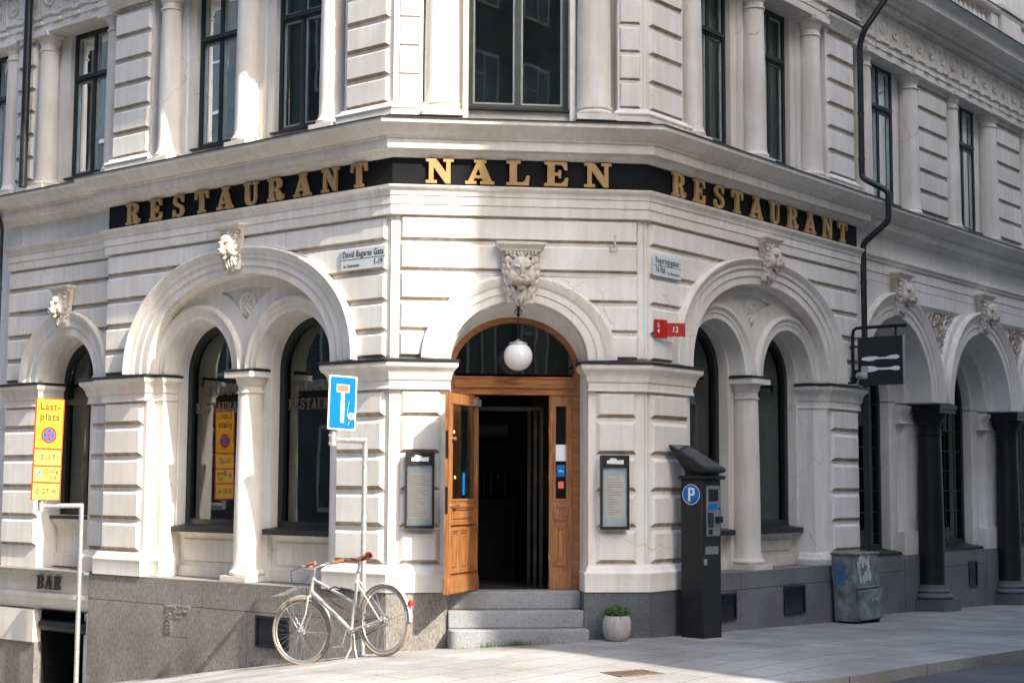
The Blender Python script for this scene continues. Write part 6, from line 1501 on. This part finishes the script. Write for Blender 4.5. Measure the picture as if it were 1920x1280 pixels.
f_ = MB(); f_.tube([seat_t, bp(.275, 0, .615)], .0125, 10); f_.lathe(seat_t, [(.021, -.012), (.021, .012)], 12, axis=(seat_t-bb).normalized()); f_.build('seat_post', 'chrome', BK)
# saddle
f_ = MB(); n1_, n2_ = 18, 12; vs = []
for i in range(n1_+1):
    t_ = i/n1_; x = .385-.235*t_; wd = .018+.062*max(0, (t_-.30)/.7)**1.3 if t_ > .3 else .018-.004*(1-t_/.3); h = .640+.02*(t_**2)*1.6-.012*sin(pi*t_)
    if t_ > .93: wd *= 1-(t_-.93)*4
    for j in range(n2_+1):
        u = j/n2_*2-1; vs.append(bp(x, wd*u, h-.045*abs(u)**3-.004*(1-abs(u))))
f_.add(vs, [(i*(n2_+1)+j, i*(n2_+1)+j+1, (i+1)*(n2_+1)+j+1, (i+1)*(n2_+1)+j) for i in range(n1_) for j in range(n2_)]); sad = f_.build('saddle', 'leather', BK)
so_ = sad.modifiers.new('s', 'SOLIDIFY'); so_.thickness = .006
f_ = MB()
for y in (-.02, .02): f_.tube([bp(.39, y*.4, .635), bp(.30, y, .605), bp(.22, y, .605), bp(.15, y*2, .64)], .0035, 6)
for y in (-.03, .03): f_.tube([bp(.16+.014*cos(k*.9), y+.014*sin(k*.9), .60+.0022*k) for k in range(18)], .003, 5)
f_.build('saddle_springs', 'iron', sad)
# fenders
def fender(ctr, fwd, up_, side_, a0, a1, parent, m='silver'):
    f_ = MB(); n_ = 30; A = []
    for j, (yy, rr) in enumerate(((-.024, RWc+.008), (-.014, RWc+.018), (0, RWc+.021), (.014, RWc+.018), (.024, RWc+.008))):
        A.append([ctr+side_*yy+fwd*(rr*cos(radians(a0+(a1-a0)*i/n_)))+up_*(rr*sin(radians(a0+(a1-a0)*i/n_))) for i in range(n_+1)])
    for p, q_ in zip(A[:-1], A[1:]): f_.strip(p, q_)
    for aa in (a0+(a1-a0)*.12, a0+(a1-a0)*.9):
        for yy in (-.026, .026): f_.tube([ctr+side_*yy*1.8, ctr+side_*yy+fwd*((RWc+.01)*cos(radians(aa)))+up_*((RWc+.01)*sin(radians(aa)))], .0022, 5)
    return f_.build('fender', m, parent)
fender(RW, ux, upv, sv, 25, 188, BK); fu = SM @ ux; fender(fw_c, fu, upv, fax, 40, 205, BK)
# front rack
f_ = MB(); rk = lambda x, y, z: fw_c+fu*x+fax*y+upv*z
for y in (-.10, -.06, -.02, .02, .06, .10): f_.tube([rk(.26, y, .375), rk(-.03, y, .44)], .004, 6)
f_.tube([rk(.26, -.10, .375), rk(.26, .10, .375)], .005, 6); f_.tube([rk(-.03, -.10, .44), rk(-.03, .10, .44)], .005, 6); f_.tube([rk(.12, -.10, .407), rk(.12, .10, .407)], .004, 6)
for y in (-.06, .06): f_.tube([rk(.10, y, .41), rk(.0, y, .0)], .004, 6)
f_.build('front_rack', 'chrome', BK)
# drivetrain
f_ = MB(); f_.lathe(bb+sv*-.052, [(.085, 0), (.085, .004)], 32, axis=sv); f_.lathe(bb+sv*-.052, [(.03, -.005), (.03, .01)], 16, axis=sv); f_.build('chainring', 'chrome', BK)
f_ = MB(); f_.tube([bb+sv*-.05+upv*.085, RW+sv*-.05+upv*.036], .004, 6); f_.tube([bb+sv*-.05-upv*.085, RW+sv*-.05-upv*.036], .004, 6); f_.build('chain', 'rubber', BK)
for y, dx_, dz_ in ((.075, .075, -.145), (-.075, -.075, .145)):
    f_ = MB(); e_ = bb+sv*y+ux*dx_+upv*dz_; f_.tube([bb+sv*(y*.6), bb+sv*y, e_], .009, 8); cr_ = f_.build('crank', 'chrome', BK)
    f_ = MB(); 
    for k_ in (-.03, .03): f_.tube([e_+ux*k_, e_+ux*k_+sv*(.085 if y > 0 else -.085)], .008, 6)
    f_.tube([e_+ux*-.035+sv*(.03 if y > 0 else -.03), e_+ux*.035+sv*(.03 if y > 0 else -.03)], .008, 6); f_.tube([e_+ux*-.035+sv*(.08 if y > 0 else -.08), e_+ux*.035+sv*(.08 if y > 0 else -.08)], .008, 6); f_.build('pedal', 'chrome', BK)
# lock, tail light, kickstand
f_ = MB(); f_.tube([bp(.50, .03, .16), bp(.60, .04, .22), bp(.66, .045, .27), bp(.68, .045, .32), bp(.65, .045, .37), bp(.59, .04, .38), bp(.50, .03, .34)], .008, 8); f_.tube([bp(.38, .03, .32), bp(.52, .035, .355)], .014, 10); f_.build('lock', 'rubber', BK)
f_ = MB(); e_ = RW+ux*(-.36)+upv*.10; f_.lathe(e_, [(.024, 0), (.03, .02), (.024, .05)], 14, axis=upv); f_.build('tail_light', 'redlens', BK)
f_ = MB(); f_.tube([bb-upv*.03, bb-upv*.16+ux*.02, Vector((0, 0, 0))+bb-upv*.285+ux*.06+sv*.06], .009, 8); f_.tube([bb-upv*.03-ux*.03, bb-upv*.16-ux*.03, bb-upv*.275-ux*.10+sv*.05], .009, 8); f_.build('kickstand', 'silver', BK)

# gold lettering on the ground floor glass
def win_text(fr, c, label=None):
    pr = None
    o = empty('window_lettering', fr(c, -.52, 2.3), label, 'lettering', 'gold lettering on the windows')
    for i, ch in enumerate('NALEN'): glyph(ch, .11, fr, c+(.26-.13*i)*(1 if fr is L else -1), -.524, 2.62, .002, 'goldglass', o)
    for i, ch in enumerate('RESTAURANT'): glyph(ch, .12, fr, c+(.41-.091*i)*(1 if fr is L else -1), -.524, 2.42, .002, 'goldglass', o, sx=.82)
win_text(L, 3.16, 'faded gold NALEN RESTAURANT lettering on the glass left of the column'); win_text(L, 1.58, 'faded gold NALEN RESTAURANT lettering on the glass nearest the corner')

# ================================================================ BUILDINGS ACROSS THE STREETS (off camera: shade and reflections)
def block(name, o, u, n, wu, wn, h, m, label, gz0=-.6):
    """o = street corner, u along one street, n along the other; windows on both street faces"""
    rt = empty(name, (o.x, o.y, gz0), label, 'building', 'buildings across the streets')
    P = [o, o+u*wu, o+u*wu+n*wn, o+n*wn]; q = MB()
    q.add([Vector((p.x, p.y, gz0)) for p in P]+[Vector((p.x, p.y, h)) for p in P], [(0, 1, 5, 4), (1, 2, 6, 5), (2, 3, 7, 6), (3, 0, 4, 7), (4, 5, 6, 7)]); q.build('wall', m, rt)
    wn_ = MB(); gl_ = MB(); cn = MB()
    for (a, dr, ln, out) in ((o, u, wu, -n), (o, n, wn, -u)):
        f_ = Fx(Vector((a.x, a.y, 0)), dr, out); k = int(min(ln, 34)/2.4)
        for i in range(k):
            for j in range(int((h-1)/3.6)):
                z = 1.0+j*3.6; x = .9+i*2.4
                wn_.box(f_, x-.08, x+1.18, 0, .06, z-.1, z+2.1); gl_.box(f_, x, x+1.1, .06, .064, z, z+2.0); wn_.box(f_, x+.52, x+.58, .06, .09, z, z+2.0); wn_.box(f_, x, x+.51, .062, .085, z+1.35, z+1.40)
        for z in (4.0, h-.6): cn.box(f_, 0, min(ln, 34), 0, .25, z, z+.25)
    wn_.build('window_frames', 'trim', rt); gl_.build('window_panes', 'far_pane', rt); cn.build('cornice', 'trim', rt)
EC = Vector((-.33, 15.40, 0))+Vector((sin(radians(SUN_AZ)), cos(radians(SUN_AZ)), 0))*16.0-C.u*.10
block('opposite_building', EC, R.u, az(HC+45), 60, 25, 25, 'neigh', 'ochre building across the right-hand street that shades the right half of the corner')
c4 = Vector((1.9, -8.2, 0)); block('opposite_building', c4, -R.u, az(HC+45), 30, 40, 24, 'neigh3', 'grey building diagonally opposite the chamfered corner')
c3 = L(-3.5, 15.2, 0); c3.z = 0; block('opposite_building', c3, L.u, -R.u, 50, 25, 17, 'neigh3', 'dark grey building across the sloping left-hand street')
